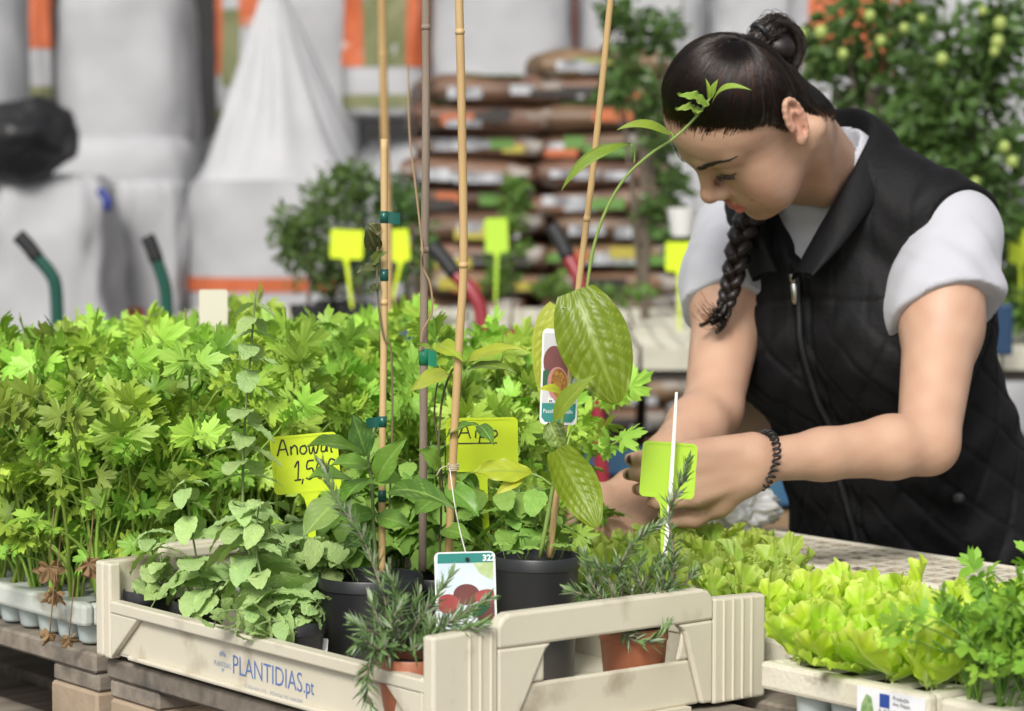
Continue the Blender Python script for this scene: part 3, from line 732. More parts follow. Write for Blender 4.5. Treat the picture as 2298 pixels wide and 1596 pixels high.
strands('hair_strands', head_strands(), .00027, hair)['kind'] = 'stuff'
def lock(mb, pts, rad, n=8, groove=5):
    mb.tube(pts, rad, n)
# bun with its loop and band
mb = MB(); bc_ = h2w(BUN + np.array((0, .012, .020)))
rng = np.random.default_rng(5)
bb = []
P0 = np.array(W(1704, 84, 3.12)); P1 = np.array(W(1738, 54, 3.13)); P2 = np.array(W(1774, 72, 3.15)); P3 = np.array(W(1784, 112, 3.16)); P4 = np.array(W(1772, 150, 3.15))
for i in range(26):
    j = lambda s: rng.normal(0, s, 3)
    pts = spline([P0 + j(.004) + np.array((-.006, 0, -.015)), P0 + j(.004), P1 + j(.0042), P2 + j(.0042), P3 + j(.004), P4 + j(.004)], 14)
    bb.append(np.array(pts))
    mb.tube(pts, [.0052, .0054] + [.0056] * 9 + [.006, .005, .003], 7)
bn = MB(); cB = np.array(W(1746, 92, 3.14)); bn.tube([cB + np.array((0, 0, z)) for z in np.linspace(-.022, .016, 9)], [.014, .018, .0205, .021, .020, .0175, .014, .009, .004], 14)
mb.add(bn.v, bn.f)
bun = pchild('bun', mb.mesh('bun', m_hair), hair)
fl = []
for c in bb:
    for k in range(34):
        o = rng.normal(0, .0036, 3); o2 = rng.normal(0, .0018, (len(c), 3)).cumsum(0) * .3
        fl.append(c + o + o2)
strands('bun_strands', fl, .0003, hair)['kind'] = 'stuff'
mb = MB(); ring = []
tie_c = np.array(W(1706, 74, 3.118)); ax = (P1 - P0); ax /= np.linalg.norm(ax); s1 = np.cross(ax, (0, 0, 1)); s1 /= np.linalg.norm(s1); s2 = np.cross(ax, s1)
for dz in (0,):
    mb.tube([tie_c + ax * dz + (s1 * math.cos(t) + s2 * math.sin(t)) * .0115 for t in np.linspace(0, 2 * math.pi, 25)], .0036, 7, cap=False)
pchild('hair_tie', mb.mesh('hair_tie', m_black), hair)
# braid over the far shoulder
def braid():
    axis = spline([W(1725, 430, 3.29), W(1682, 490, 3.27), W(1662, 540, 3.255), W(1650, 600, 3.24), W(1638, 650, 3.235), W(1628, 685, 3.235)], 60)
    mb = MB(); cs = []
    rng = np.random.default_rng(8)
    for k in range(3):
        pts = []; rs = []
        for i, p in enumerate(axis):
            t = i / 59; w = lerp(.0128, .0072, t); ph = t * 2 * math.pi * 2.6 + k * 2 * math.pi / 3
            tan = (axis[min(i + 1, 59)] - axis[max(i - 1, 0)]).normalized(); sx = tan.cross(Vector((0, -1, 0))).normalized(); sy = tan.cross(sx)
            pts.append(p + sx * w * math.sin(ph) * .9 + sy * w * .55 * math.sin(2 * ph)); rs.append(w * .72)
        mb.tube(pts, rs, 10)
        A = np.array([tuple(p) for p in pts])
        for q in range(260):
            a = rng.uniform(0, 2 * math.pi); tw = np.linspace(a, a + 3, 60); rr = np.array(rs) * rng.uniform(.9, 1.25)
            i0 = rng.integers(0, 30); i1 = i0 + rng.integers(12, 30)
            cs.append((A + np.stack([np.cos(tw) * rr, np.sin(tw) * rr, .3 * np.sin(tw * 1.3) * rr], 1))[i0:i1])
    # loose brush-like tail
    tail = spline([W(1628, 685, 3.235), W(1618, 708, 3.235), W(1596, 716, 3.225), W(1576, 694, 3.22)], 16)
    for i in range(14):
        o = Vector(rng.normal(0, .004, 3)); mb.tube([p + o * (1 + 1.2 * j / 15) for j, p in enumerate(tail[:rng.integers(8, 13)])], .0028, 5)
    for q in range(160):
        o = rng.normal(0, .0055, 3); A = np.array([tuple(p) for p in tail]) + o * np.linspace(.5, 1.6, 16)[:, None]; cs.append(A[:rng.integers(6, 17)])
    return mb, cs
mb, cs = braid()
pchild('braid', mb.mesh('braid', m_hair), hair)
strands('braid_strands', cs, .0003, hair)['kind'] = 'stuff'
# flyaway hairs at the nape and the temples, brows and lashes
hloc = w2h(hv)
def on_head(x, z):
    d = (hloc[:, 0] - x) ** 2 + (hloc[:, 2] - z) ** 2; m = (d < .0022 ** 2) & (hloc[:, 1] < -.03)
    return hloc[m, 1].min() if m.any() else -.08
cs = []; rng = np.random.default_rng(11)
for sx in (-1, 1):
    for i in range(260):
        t = rng.random() ** .8; x = lerp(.0125, .058, t); z = .0312 + .0125 * math.sin(min(1, t * 1.05) * 1.8) - .006 * max(0, t - .7) + rng.normal(0, 1) * .0018 * (1 - .75 * t)
        d = np.array((sx * .0065, 0, .0030 * (1 - 1.7 * t))); Q = []
        for f in (0, .5, 1):
            q = np.array((sx * x, 0, z)) + d * f; q[1] = on_head(q[0], q[2]) - .0009; Q.append(q)
        cs.append(h2w(np.stack(Q)))
strands('eyebrow', cs, .00042, body).data.materials[0] = m_hair
cs = []
for sx in (-1, 1):
    for i in range(80):
        t = rng.random(); x = sx * lerp(.0195, .0460, t); z = .0082 - .0028 * math.sin(t * 3.1); a = np.array((x, on_head(x, z) - .0004, z))
        d = np.array((sx * (.0004 + .0035 * t), -.0030, -.0022 - .0008 * rng.random())); cs.append(h2w(np.stack([a, a + d * .5, a + d + (0, 0, .0014)])))
strands('eyelash', cs, .00036, body).data.materials[0] = m_hair
mb = MB(); q = h2w((.0815, .0020, -.0120))
bm = bmesh.new(); bmesh.ops.create_icosphere(bm, subdivisions=2, radius=.0026); me = bpy.data.meshes.new('ear_stud'); bm.to_mesh(me); bm.free(); me.materials.append(m_steel)
o = pchild('ear_stud', me, body); o.location = Vector(q) - person.location

# ---- clothes (one frame for the trunk; world coordinates)
def trunk(v, g, k=.035):
    E = lambda c, r: v.ell(t2w(c), [x + g for x in r], k, 'u', TM)
    E((0, .010, -.170), (.158, .108, .165)); E((0, .0, -.36), (.148, .108, .17)); E((0, .012, -.52), (.172, .128, .17))
    for q in (-1, 1):
        E((q * .072, -.062, -.205), (.072, .066, .078))
        v.cone(t2w((q * .03, .012, -.012)), t2w((q * .142, .014, -.085)), .046 + g, .050 + g, k)
def make_shirt():
    v = Vol((.10, 2.75, .75), (.95, 3.75, 1.42), .0042)
    trunk(v, .006)
    v.cone(NBW, t2w((0, -.004, .012)), .070, .066, .02)
    for S, E, fr, r0, r1 in ((J['LS'], J['LE'], .37, .063, .068), (J['RS'], J['RE'], .46, .064, .060)):
        d = E - S; v.chain([S, S + d * .3, S + d * fr], [r0, r0 + .001, r1], .02)
        n = d / np.linalg.norm(d); e = S + d * fr; n = n + np.array((.40, 0, 0)) * (1 if S is J['LS'] else 0); n /= np.linalg.norm(n)          # cut the hem flat, then hollow it
        v.ell(e + n * .066, (.16, .16, .066), .002, 's', np.array(Vector(n).to_track_quat('Z', 'Y').to_matrix()))
    # crew neck opening
    up = TM[:, 2]; v.ell(NBW + up * .050 + TM[:, 1] * -.020, (.060, .068, .060), .004, 's', TM)
    V, F = v.nets(); V = relax(V, F, 2, .5)
    # soft cloth folds
    for S, E in ((J['LS'], J['LE']), (J['RS'], J['RE'])):
        n = (E - S) / np.linalg.norm(E - S); t = (V - S) @ n; rad = (V - S) - t[:, None] * n; rl = np.linalg.norm(rad, axis=1)
        w = np.clip(1 - rl / .11, 0, 1) ** .3 * np.clip(t / .06, 0, 1) * (rl < .11)
        u = rad / np.maximum(rl, 1e-6)[:, None]; an = np.arctan2(u @ TM[:, 1], u @ np.cross(n, TM[:, 1]))
        amp = .0030 * np.sin(an * 3 + t * 75) * np.clip(np.sin(an * 1.0 + .6), 0, 1) + .0022 * np.sin(an * 5 - t * 110 + 1) * np.clip(np.sin(an + 2), 0, 1) + .0012 * np.sin(an * 7 + t * 50) + .0022 * np.exp(-((t - .145) / .003) ** 2)
        ridge = lambda q: np.exp(-(np.sin(q) / .30) ** 2)
        amp = amp + (.0042 * ridge(an * 1.1 + t * 24 + .4) + .0034 * ridge(an * 1.6 - t * 31 + 1.2)) * np.clip(.3 + .7 * np.sin(an * 1.0 + 2.0), 0, 1)
        V = V + u * (amp * w)[:, None]
    return V, F
sv, sf = make_shirt()
pchild('t_shirt', np_mesh('t_shirt', sv, sf, m_white))
def make_vest():
    v = Vol((.10, 2.75, .62), (.97, 3.80, 1.42), .0042)
    trunk(v, .021)
    # armholes
    for S, E, q in ((J['LS'], J['LE'], 1), (J['RS'], J['RE'], -1)):
        d = (E - S) / np.linalg.norm(E - S)
        o = t2w((q * .240, -.030, -.105)); v.ell(o, (.088, .105, .120), .006, 's', TM)
    # neck opening: V down to the zip pull
    fwd = -TM[:, 1]; up = TM[:, 2]
    def wedge(X, Y, Z):
        x = (X - NBW[0]) * TM[0, 0] + (Y - NBW[1]) * TM[1, 0] + (Z - NBW[2]) * TM[2, 0]
        y = (X - NBW[0]) * TM[0, 1] + (Y - NBW[1]) * TM[1, 1] + (Z - NBW[2]) * TM[2, 1]
        z = (X - NBW[0]) * TM[0, 2] + (Y - NBW[1]) * TM[1, 2] + (Z - NBW[2]) * TM[2, 2]
        return np.maximum(np.abs(x + .004) - np.clip((z + .085) * .66, -.01, .085), y + .0)
    v.op(wedge, NBW - .3, NBW + .3, .006, 's')
    v.ell(NBW + up * .055, (.074, .076, .07), .006, 's', TM)
    V, F = v.nets(); V = relax(V, F, 1, .5)
    L = w2t(V); x, y, z = L[:, 0], L[:, 1], L[:, 2]
    nrm = np.zeros_like(V); fn = np.cross(V[F[:, 1]] - V[F[:, 0]], V[F[:, 2]] - V[F[:, 0]])
    for i in range(4): np.add.at(nrm, F[:, i], fn)
    nrm /= np.maximum(np.linalg.norm(nrm, axis=1), 1e-9)[:, None]
    # diamond quilting below the chest, long panel seams above
    s = np.arctan2(x, -y) * .14
    qa = np.abs(((s + z * .62) / .052) % 1 - .5) * 2; qb = np.abs(((s - z * .62) / .052) % 1 - .5) * 2
    qu = np.minimum(1, np.minimum(1 - qa, 1 - qb) * 5) ** .5
    blend = np.clip((-z - .13) / .05, 0, 1)
    pn = np.minimum(1, (1 - np.abs((x / .046) % 1 - .5) * 2) * 4) ** .5
    V = V + nrm * ((.0040 * (qu - 1)) * blend + .0016 * (pn - 1) * (1 - blend))[:, None]
    yoke = np.exp(-((z + .115 + .25 * np.abs(x) ** 1.5) / .0022) ** 2); V = V - nrm * (.0030 * yoke)[:, None]
    # puckers
    V = V + nrm * (.0024 * np.sin(z * 95 + 2 * np.sin(x * 60)) * np.sin(x * 37 + z * 21))[:, None]
    # groove each side of the zip
    front = (y < 0); V = V - nrm * (.004 * np.exp(-((np.abs(x + .004) - .012) / .003) ** 2) * front)[:, None]
    return V, F
vv, vf = make_vest()
vest = pchild('vest', np_mesh('vest', vv, vf, m_vest))
# collar: a thick folded strip round the neck, turned out over the near shoulder
def collar():
    # local trunk coords: inner (neck) edge and outer edge, from the far zip edge round the back to the near zip edge
    inn = spline([(-.016, -.128, -.074), (-.046, -.092, -.026), (-.062, -.030, .018), (-.053, .040, .050), (0, .068, .060), (.054, .040, .050), (.064, -.022, .024), (.052, -.080, -.012), (.008, -.134, -.076)], 44)
    out = spline([(-.058, -.138, -.080), (-.090, -.100, -.044), (-.102, -.030, -.008), (-.084, .058, .018), (0, .096, .026), (.086, .062, .018), (.104, -.026, -.006), (.092, -.104, -.036), (.062, -.156, -.066)], 44)
    P = []
    for a, b in zip(inn, out):
        up = Vector((0, 0, 1)); row = []
        e_ = len(P) / 43; e_ = min(1, .35 + 8 * min(e_, 1 - e_))
        for k, (t, h) in enumerate(((-.12, -.030), (0, 0), (.12, .010), (.35, .014), (.65, .011), (.92, .004), (1.0, -.004), (.96, -.012), (.5, -.006))):
            row.append(Vector(t2w(a.lerp(b, t * .84) + up * (h * e_))))
        P.append(row)
    mb = MB(); mb.grid(P); return mb
o = pchild('collar', collar().mesh('collar', m_vest), vest); sm = o.modifiers.new('sub', 'SUBSURF'); sm.levels = sm.render_levels = 2
# zip, pull and buttons
def on_trunk(x, z, out=0):              # a point on the vest front at trunk-local x, z
    L = w2t(vv); m = (L[:, 1] < 0) & (np.abs(L[:, 0] - x) < .012) & (np.abs(L[:, 2] - z) < .012)
    y = L[m, 1].min() if m.any() else -.13
    return Vector(t2w((x, y - out, z)))
mb = MB(); zp = [on_trunk(-.004, z, .0005) for z in np.linspace(-.082, -.50, 30)]; mb.tube(zp, .0042, 6)
pchild('zip', mb.mesh('zip', m_black), vest)
mb = MB(); z0 = on_trunk(-.004, -.082, .006); dn = (on_trunk(-.004, -.13, .008) - z0).normalized()
mb.tube([z0, z0 + dn * .010], [.0055, .0048], 8); mb.tube([z0 + dn * .010, z0 + dn * .013, z0 + dn * .034, z0 + dn * .038], [.0028, .0046, .0042, .002], 8)
pchild('zip_pull', mb.mesh('zip_pull', m_steel), vest)
mb = MB(); tq = (on_trunk(.135, -.40, .001)); nn = Vector((-.25, -.95, .1)).normalized()
mb.tube([tq, tq + nn * .004, tq + nn * .006], [.0085, .0085, .005], 14)
pchild('snap_button', mb.mesh('snap_button', m_black), vest)
# trousers and shoes
def _tr():
    v = Vol((-.1, 2.8, .06), (1.1, 4.1, .95), .009)
    v.ell(t2w((0, .012, -.53)), (.170, .125, .15), .03, 'u', TM)
    hp = t2w((0, 0, -.52)); sd = TM[:, 0].copy(); sd[2] = 0; sd /= np.linalg.norm(sd); fw = np.array((-math.sin(R(40)), -math.cos(R(40)), 0)); shoes = []
    for q in (-1, 1):
        a = hp + sd * .085 * q; k = np.array((a[0], a[1], .47)) + fw * .03; an = np.array((a[0], a[1], .09)); v.chain([a, k, an], [.098, .075, .062], .03); shoes.append(an)
    V, F = v.nets(); return relax(V, F, 2), F, shoes, fw
tv, tf_, shoes, fw_ = _tr()
pchild('trousers', np_mesh('trousers', tv, tf_, m_trou))
for s_ in shoes:
    v = Vol(s_ - .25, s_ + .25, .006); b = np.array((s_[0], s_[1], .045)); v.chain([b - fw_ * .03, b + fw_ * .16 - (0, 0, .008)], [.045, .037], .02)
    V, F = v.nets(); V[:, 2] = np.maximum(V[:, 2], .002); pchild('shoe', np_mesh('shoe', V, F, m_black))
# coiled hair tie worn on the wrist
mb = MB(); cw = J['LW'] + (J['LE'] - J['LW']) * .03; ax = (J['LE'] - J['LW']); ax /= np.linalg.norm(ax); s1 = np.cross(ax, (0, 0, 1)); s1 /= np.linalg.norm(s1); s2 = np.cross(ax, s1)
pts = []
for i in range(400):
    t = i / 399 * 2 * math.pi; c = t * 26; r = .0305 + .0035 * math.cos(c)
    pts.append(cw + (s1 * math.cos(t) + s2 * math.sin(t)) * r + ax * (.0045 * math.sin(c) - .008 * math.sin(t)))
mb.tube(pts, .0013, 5, cap=False)
pchild('wrist_coil', mb.mesh('wrist_coil', m_black))
# ================================================================ leaf shapes
def leafmat(name, c, c2, trans=.3, rough=.45, rnd=.18, hue=.012, nscale=30, bump=.25, bscale=160, spec=.4, attr=None):
    return mat(name, c, rough, c2=None if attr else c2, nscale=nscale, bump=bump, bscale=bscale, spec=spec, trans=trans, rnd=rnd, hue=hue, attr=attr)
m_cel = leafmat('celery_leaf', (.30, .51, .060), (.42, .62, .10), trans=.28, rnd=.42, hue=.022)
m_celstem = leafmat('celery_stem', (.34, .52, .09), (.28, .44, .07), trans=.2)
m_pars = leafmat('parsley_leaf', (.20, .42, .040), (.29, .52, .065), trans=.40)
m_parstem = leafmat('parsley_stem', (.15, .30, .05), (.12, .24, .04), trans=.15)
m_lett = leafmat('lettuce_leaf', None, None, trans=.48, rough=.4, rnd=.10, bscale=110, bump=.35, attr='Col')
m_lett2 = leafmat('green_lettuce_leaf', None, None, trans=.4, rough=.42, rnd=.12, bscale=110, bump=.35, attr='Col')
m_mint = leafmat('mint_leaf', (.36, .53, .17), (.46, .62, .28), rough=.75, bump=1.0, bscale=330, trans=.22, rnd=.15)
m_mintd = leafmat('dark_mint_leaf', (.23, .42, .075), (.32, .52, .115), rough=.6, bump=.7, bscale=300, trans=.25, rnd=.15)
m_mstem = mat('mint_stem', (.16, .22, .08), .7)
m_glossy = leafmat('glossy_leaf', None, None, attr='Col', rough=.38, spec=.45, trans=.25, rnd=.08, bump=.2, bscale=90)
m_rosem = mat('rosemary_needle', (.11, .20, .055), .5, c2=(.17, .27, .10), nscale=60, rnd=.1)
m_rosem_l = mat('rosemary_needle_back', (.32, .38, .25), .7, c2=(.24, .30, .18), nscale=60)
m_rstem = mat('rosemary_stem', (.24, .22, .15), .8, c2=(.14, .11, .07), nscale=70)
m_dry = mat('dry_leaf', (.33, .21, .10), .8, c2=(.22, .13, .06), nscale=60, trans=.2)
m_yleaf = leafmat('yellowed_leaf', (.36, .40, .04), (.42, .44, .07), rnd=.1)

def blade(L, w, nL=12, nW=6, fold=.25, droop=.3, ruffle=0, rf=9, quilt=0, qn=7, tooth=0, tn=9, curl=0, shape='ovate', vein=None, seed=0, mb=None, mi=0, y0=0, twist=0):
    """a leaf blade along +y, upper side +z. returns points (rows along the length) and vein mask"""
    ph = seed * 1.7; P = []; C = []
    for i in range(nL + 1):
        t = i / nL
        if shape == 'ovate': h = (math.sin(math.pi * t ** .72)) ** .85 * (1 - .25 * t)
        elif shape == 'mint': h = max(0, math.sin(math.pi * min(1, .03 + .97 * t) ** .88)) ** .62
        elif shape == 'broad': h = max(0, math.sin(math.pi * (.10 + .885 * t))) ** .62 * (1 - .10 * t)
        elif shape == 'lance': h = math.sin(math.pi * t ** .85) ** 1.0
        elif shape == 'spat': h = (.16 + .84 * min(1, max(0, (t - .12) / .5)) ** 1.2) * math.sqrt(max(0, 1 - max(0, (t - .70) / .30) ** 2.2)) if t < 1 else .0
        elif shape == 'cord': h = (math.sin(math.pi * (t * .93 + .07) ** .62)) ** .8 * (1 - .12 * t)
        h = max(h, .02); row = []; cr = []
        for j in range(nW * 2 + 1):
            s = (j - nW) / nW; a = abs(s)
            x = s * w * .5 * h
            if tooth: x *= 1 + tooth * (math.sin(t * tn * math.pi + ph + (1.3 if s < 0 else 0)) ** 2 - .5) * a ** 3
            y = L * t + y0 - (w * .10 * a * a if shape in ('cord', 'ovate') else 0) * (1 - t) * .6
            z = fold * abs(x) - droop * L * t * t - curl * x * x / (w + 1e-6) * 4
            if ruffle: z += ruffle * a ** 1.6 * math.sin(rf * t * 6.28 + s * 1.5 + ph + (2.2 if s < 0 else 0)) * (.35 + .65 * t) + ruffle * .6 * a ** 3 * math.sin(rf * 2.1 * t * 6.28 + ph * 2 + s)
            vm = 0
            if quilt:
                q = (t - .30 * a * (1 - .3 * t) + .028 * mnoise.noise(Vector((a * 3, t * 4, seed + (7 if s < 0 else 0))))) * qn + (.33 if s < 0 else 0); fr = abs(q - round(q)) * 2
                z += quilt * (.75 + .6 * mnoise.noise(Vector((s * 4, t * 6, seed + 3)))) * (fr ** .6 - .5) * min(1, a * 6) * min(1, (1 - a) * 4) * math.sin(math.pi * min(1, t * 1.1)) 
                q2 = a * 3.1 + .5 * t; f2 = abs(q2 - round(q2)) * 2
                z += quilt * .35 * (f2 ** .6 - .5) * min(1, (1 - a) * 4)
                vm = max(max(0, 1 - fr * 5), max(0, 1 - a * 9))
            elif vein:
                q = (t - .34 * a) * vein; fr = abs(q - round(q)) * 2; vm = max(max(0, 1 - fr * 4) * .7, max(0, 1 - a * 8)); z -= .012 * w * vm
            if twist: x, z = x * math.cos(twist * t) - z * math.sin(twist * t) * .5, z + x * math.sin(twist * t)
            row.append(Vector((x, y, z))); cr.append(vm)
        P.append(row); C.append(cr)
    return P, C
def lobed(mb, M, Rr, lobes, teeth, mi, seed, cup=.15, droop=.35, n=30, span=122):
    """a cut, toothed leaflet as a fan of two rings; M places it, y forward"""
    rg = random.Random(seed); vs = [M @ Vector((0, 0, 0))]; ring1 = []; ring2 = []
    off = rg.uniform(-.1, .1)
    for k in range(n + 1):
        th = R(-span + 2 * span * k / n); r = .24
        for (c, ln, wd) in lobes: r = max(r, ln * (1 - .62 * min(1, abs(th - R(c) - off * .3) / wd) ** 2.6))
        if teeth: r *= 1 - teeth * (abs(((th * 3.1 + off * 4) % 1) - .62) * 1.6) - (.05 if k % 2 else 0)
        r *= Rr * rg.uniform(.95, 1.04)
        for f, ring in ((.52, ring1), (1, ring2)):
            q = r * f; x, y = math.sin(th) * q, math.cos(th) * q
            z = cup * q * math.cos(th * 3.05 + seed) * .5 - droop * q * q / Rr + rg.uniform(-.03, .03) * Rr * (1 if cup < .5 else 6)
            ring.append(M @ Vector((x, y, z)))
    vs += ring1 + ring2; m = n + 1
    fs = [(0, 1 + k, 2 + k) for k in range(n)] + [(1 + k, 1 + m + k, 2 + m + k, 2 + k) for k in range(n)]
    mb.add(vs, fs, mi)
CEL = ((0, 1.0, .50), (-52, .88, .44), (52, .88, .44), (-98, .66, .40), (98, .66, .40))
PAR = ((0, 1.0, .56), (-64, .95, .52), (64, .95, .52))
def dirM(p, d, roll=0, up=Vector((0, 0, 1))):
    y = Vector(d).normalized(); x = y.cross(up); x = x.normalized() if x.length > 1e-4 else Vector((1, 0, 0)); z = x.cross(y)
    M = Matrix((x, y, z)).transposed().to_4x4(); M.translation = p; return M @ Matrix.Rotation(roll, 4, 'Y')
def compound_leaf(name, H, lean, Rr, seed, kind, mats, pairs=2, pr=.0018, n=30):
    rg = random.Random(seed); mb = MB(); az = 0
    top = Vector((0, lean * H, H * math.sqrt(max(.05, 1 - (lean * .8) ** 2)))); mid = Vector((rg.uniform(-.01, .01), lean * H * .30, H * .55))
    path = spline([Vector((0, 0, -.004)), mid, top], 9); mb.tube(path, [pr * (1.25 - .55 * i / 8) for i in range(9)], 5, 0, cap=False)
    upv = lambda: Vector((rg.uniform(-.4, .4), rg.uniform(.2, 1.5), .7)).normalized()
    tip = (path[-1] - path[-2]).normalized(); L = CEL if kind == 'cel' else PAR; te = .24 if kind == 'cel' else .24
    rach = Rr * (1.5 if pairs > 1 else .9)
    sidev = tip.cross(Vector((0, 0, 1))); sidev = sidev.normalized() if sidev.length > .05 else Vector((1, 0, 0))
    fwd = (tip * .85 + Vector((rg.uniform(-.2, .2), rg.uniform(.25, .85), rg.uniform(-.2, .1)))).normalized()
    end = path[-1] + fwd * rach; mb.tube([path[-1], path[-1] + fwd * rach * .5, end], [pr * .7, pr * .55, pr * .4], 4, 0, cap=False)
    for p in range(pairs):
        b = path[-1] + fwd * rach * (.10 + .55 * p / max(1, pairs - 1)) if pairs > 1 else path[-1]
        for q in (-1, 1):
            d = (sidev * q * 1.0 + fwd * .55 + Vector((0, 0, rg.uniform(-.1, .35)))).normalized(); st = Rr * .35
            mb.tube([b, b + d * st], [pr * .45, pr * .35], 4, 0, cap=False)
            lobed(mb, dirM(b + d * st, d, q * rg.uniform(-.5, .3), upv()), Rr * rg.uniform(.72, .95) * (.85 + .1 * p), L, te, 1, seed * 7 + p * 2 + q, n=n)
    if pairs > 2:                             # a lower pair half way down the stalk
        b = path[5]
        for q in (-1, 1):
            d = (sidev * q + Vector((0, .35, rg.uniform(0, .5)))).normalized(); st = Rr * .8; mb.tube([b, b + d * st], [pr * .5, pr * .35], 4, 0, cap=False)
            lobed(mb, dirM(b + d * st, d, q * rg.uniform(-.8, .4), upv()), Rr * rg.uniform(.7, .9), L, te, 1, seed * 5 + q, n=n)
    lobed(mb, dirM(end, fwd + Vector((0, 0, rg.uniform(-.3, .2))), rg.uniform(-.3, .3), upv()), Rr * rg.uniform(.95, 1.15), L, te, 1, seed * 11, n=n)
    return mb.mesh(name, mats, True)
def sown(name, P, metas, k, label, cat, group, rg, scale=(.85, 1.15), tilt=.22, lab=None):
    """one seedling: an empty with k leaves sharing meshes"""
    root = empty(name, P, label, cat, group)
    a0 = rg.uniform(0, 6.28)
    for i in range(k):
        s = rg.uniform(*scale)
        put('leaf', rg.choice(metas), root, (rg.uniform(-.006, .006), rg.uniform(-.006, .006), 0), (rg.uniform(-tilt, tilt * .4), rg.uniform(-tilt, tilt) * .6, a0 + 6.283 * i / k + rg.uniform(-.5, .5)), s)
    return root
def in_view(P, m=130, up=.24):
    x, y = pix(P); x2, y2 = pix(Vector(P) + Vector((0, 0, up))); return -m < x < 2298 + m and y2 < 1596 + 40
rg = random.Random(21)
# ---------------------------------------------------------------- celery
cel = [compound_leaf('celery_leaf', rg.uniform(.12, .232), rg.uniform(.10, .55), rg.uniform(.0215, .030), 100 + i, 'cel', [m_celstem, m_cel], pairs=3, n=52) for i in range(16)]
cel_low = [compound_leaf('celery_leaf', rg.uniform(.06, .12), rg.uniform(.45, .8), rg.uniform(.020, .027), 140 + i, 'cel', [m_celstem, m_cel], n=52) for i in range(8)]
ROW = ['front row', 'second row', 'third row', 'fourth row', 'fifth row', 'sixth row', 'seventh row', 'back row']
def rowlab(lab, i, na): return lab + ', ' + (ROW[-1] if i == na - 1 else ROW[min(i, 6)])
SOWMAX = None
def sow(a0, a1, b0, b1, na, nb, z, fn):
    for i in range(na):
        for j in range(nb):
            P = T(lerp(a0, a1, (i + .5) / na), lerp(b0, b1, (j + .5) / nb), z)
            if in_view(P) and not (SOWMAX and pix(P)[0] > SOWMAX): fn(P, i, j, na, nb)
def cel_fn(where, grp):
    def fn(P, i, j, na, nb):
        edge = i == 0
        sown('celery_plant', P, (cel + cel_low * 3) if edge else (cel + cel_low if i < 3 else cel), 10 if edge else (8 if i < 3 else 7), rowlab(where, i, na), 'celery', grp, rg, (.85, 1.2))
    return fn
sow(.024, .395, .66, 1.21, 8, 12, .790, cel_fn('bright celery seedling in the pale tray at the left edge', 'celery in the front left tray'))
SOWMAX = 1215
sow(.45, .79, .36, 1.05, 6, 12, .790, cel_fn('celery seedling in the tray behind the crate and its canes', 'celery in the tray behind the crate'))
sow(.45, .79, 1.08, 1.66, 6, 10, .790, cel_fn('celery seedling in the farther tray at the left', 'celery in the back left tray'))
SOWMAX = None
# dry leaves hanging over the left tray
for k, (px, py, s, rz) in enumerate(((110, 1290, .75, 3.4), (125, 1345, .6, 2.7), (200, 1280, .7, 3.8), (112, 1440, .45, 3.0), (155, 1450, .42, 3.5))):
    mb = MB(); rgk = random.Random(k); p = W(px, py, 2.80 - .004 * k); top = p + Vector((0.004, 0, .05))
    mb.tube(spline([top + Vector((0, .012, .02)), top, p + Vector((0, 0, .01))], 7), .0008, 5, 0)
    for q in range(3): lobed(mb, dirM(p + Vector((0, 0, .008)), Vector((rgk.uniform(-.8, .8), rgk.uniform(-.5, .1), -1)), rgk.uniform(-1, 1), Vector((0, -1, 0))), .022 * s * 1.3, CEL, .2, 0, k * 5 + q, cup=.9, droop=.9, n=22)
    o = mb.mesh('dry_leaf', m_dry); tag(put('dry_leaf', o), ['curled brown dry celery leaf on the edge of the left tray', 'brown dry leaf hanging over the front of the left tray', 'brown dry leaf hanging close to the crate corner', 'small dry leaf dangling lowest, over the pallet board', 'small dry leaf dangling beside the lowest one'][k], 'dry leaf', 'dry leaves on the left tray')

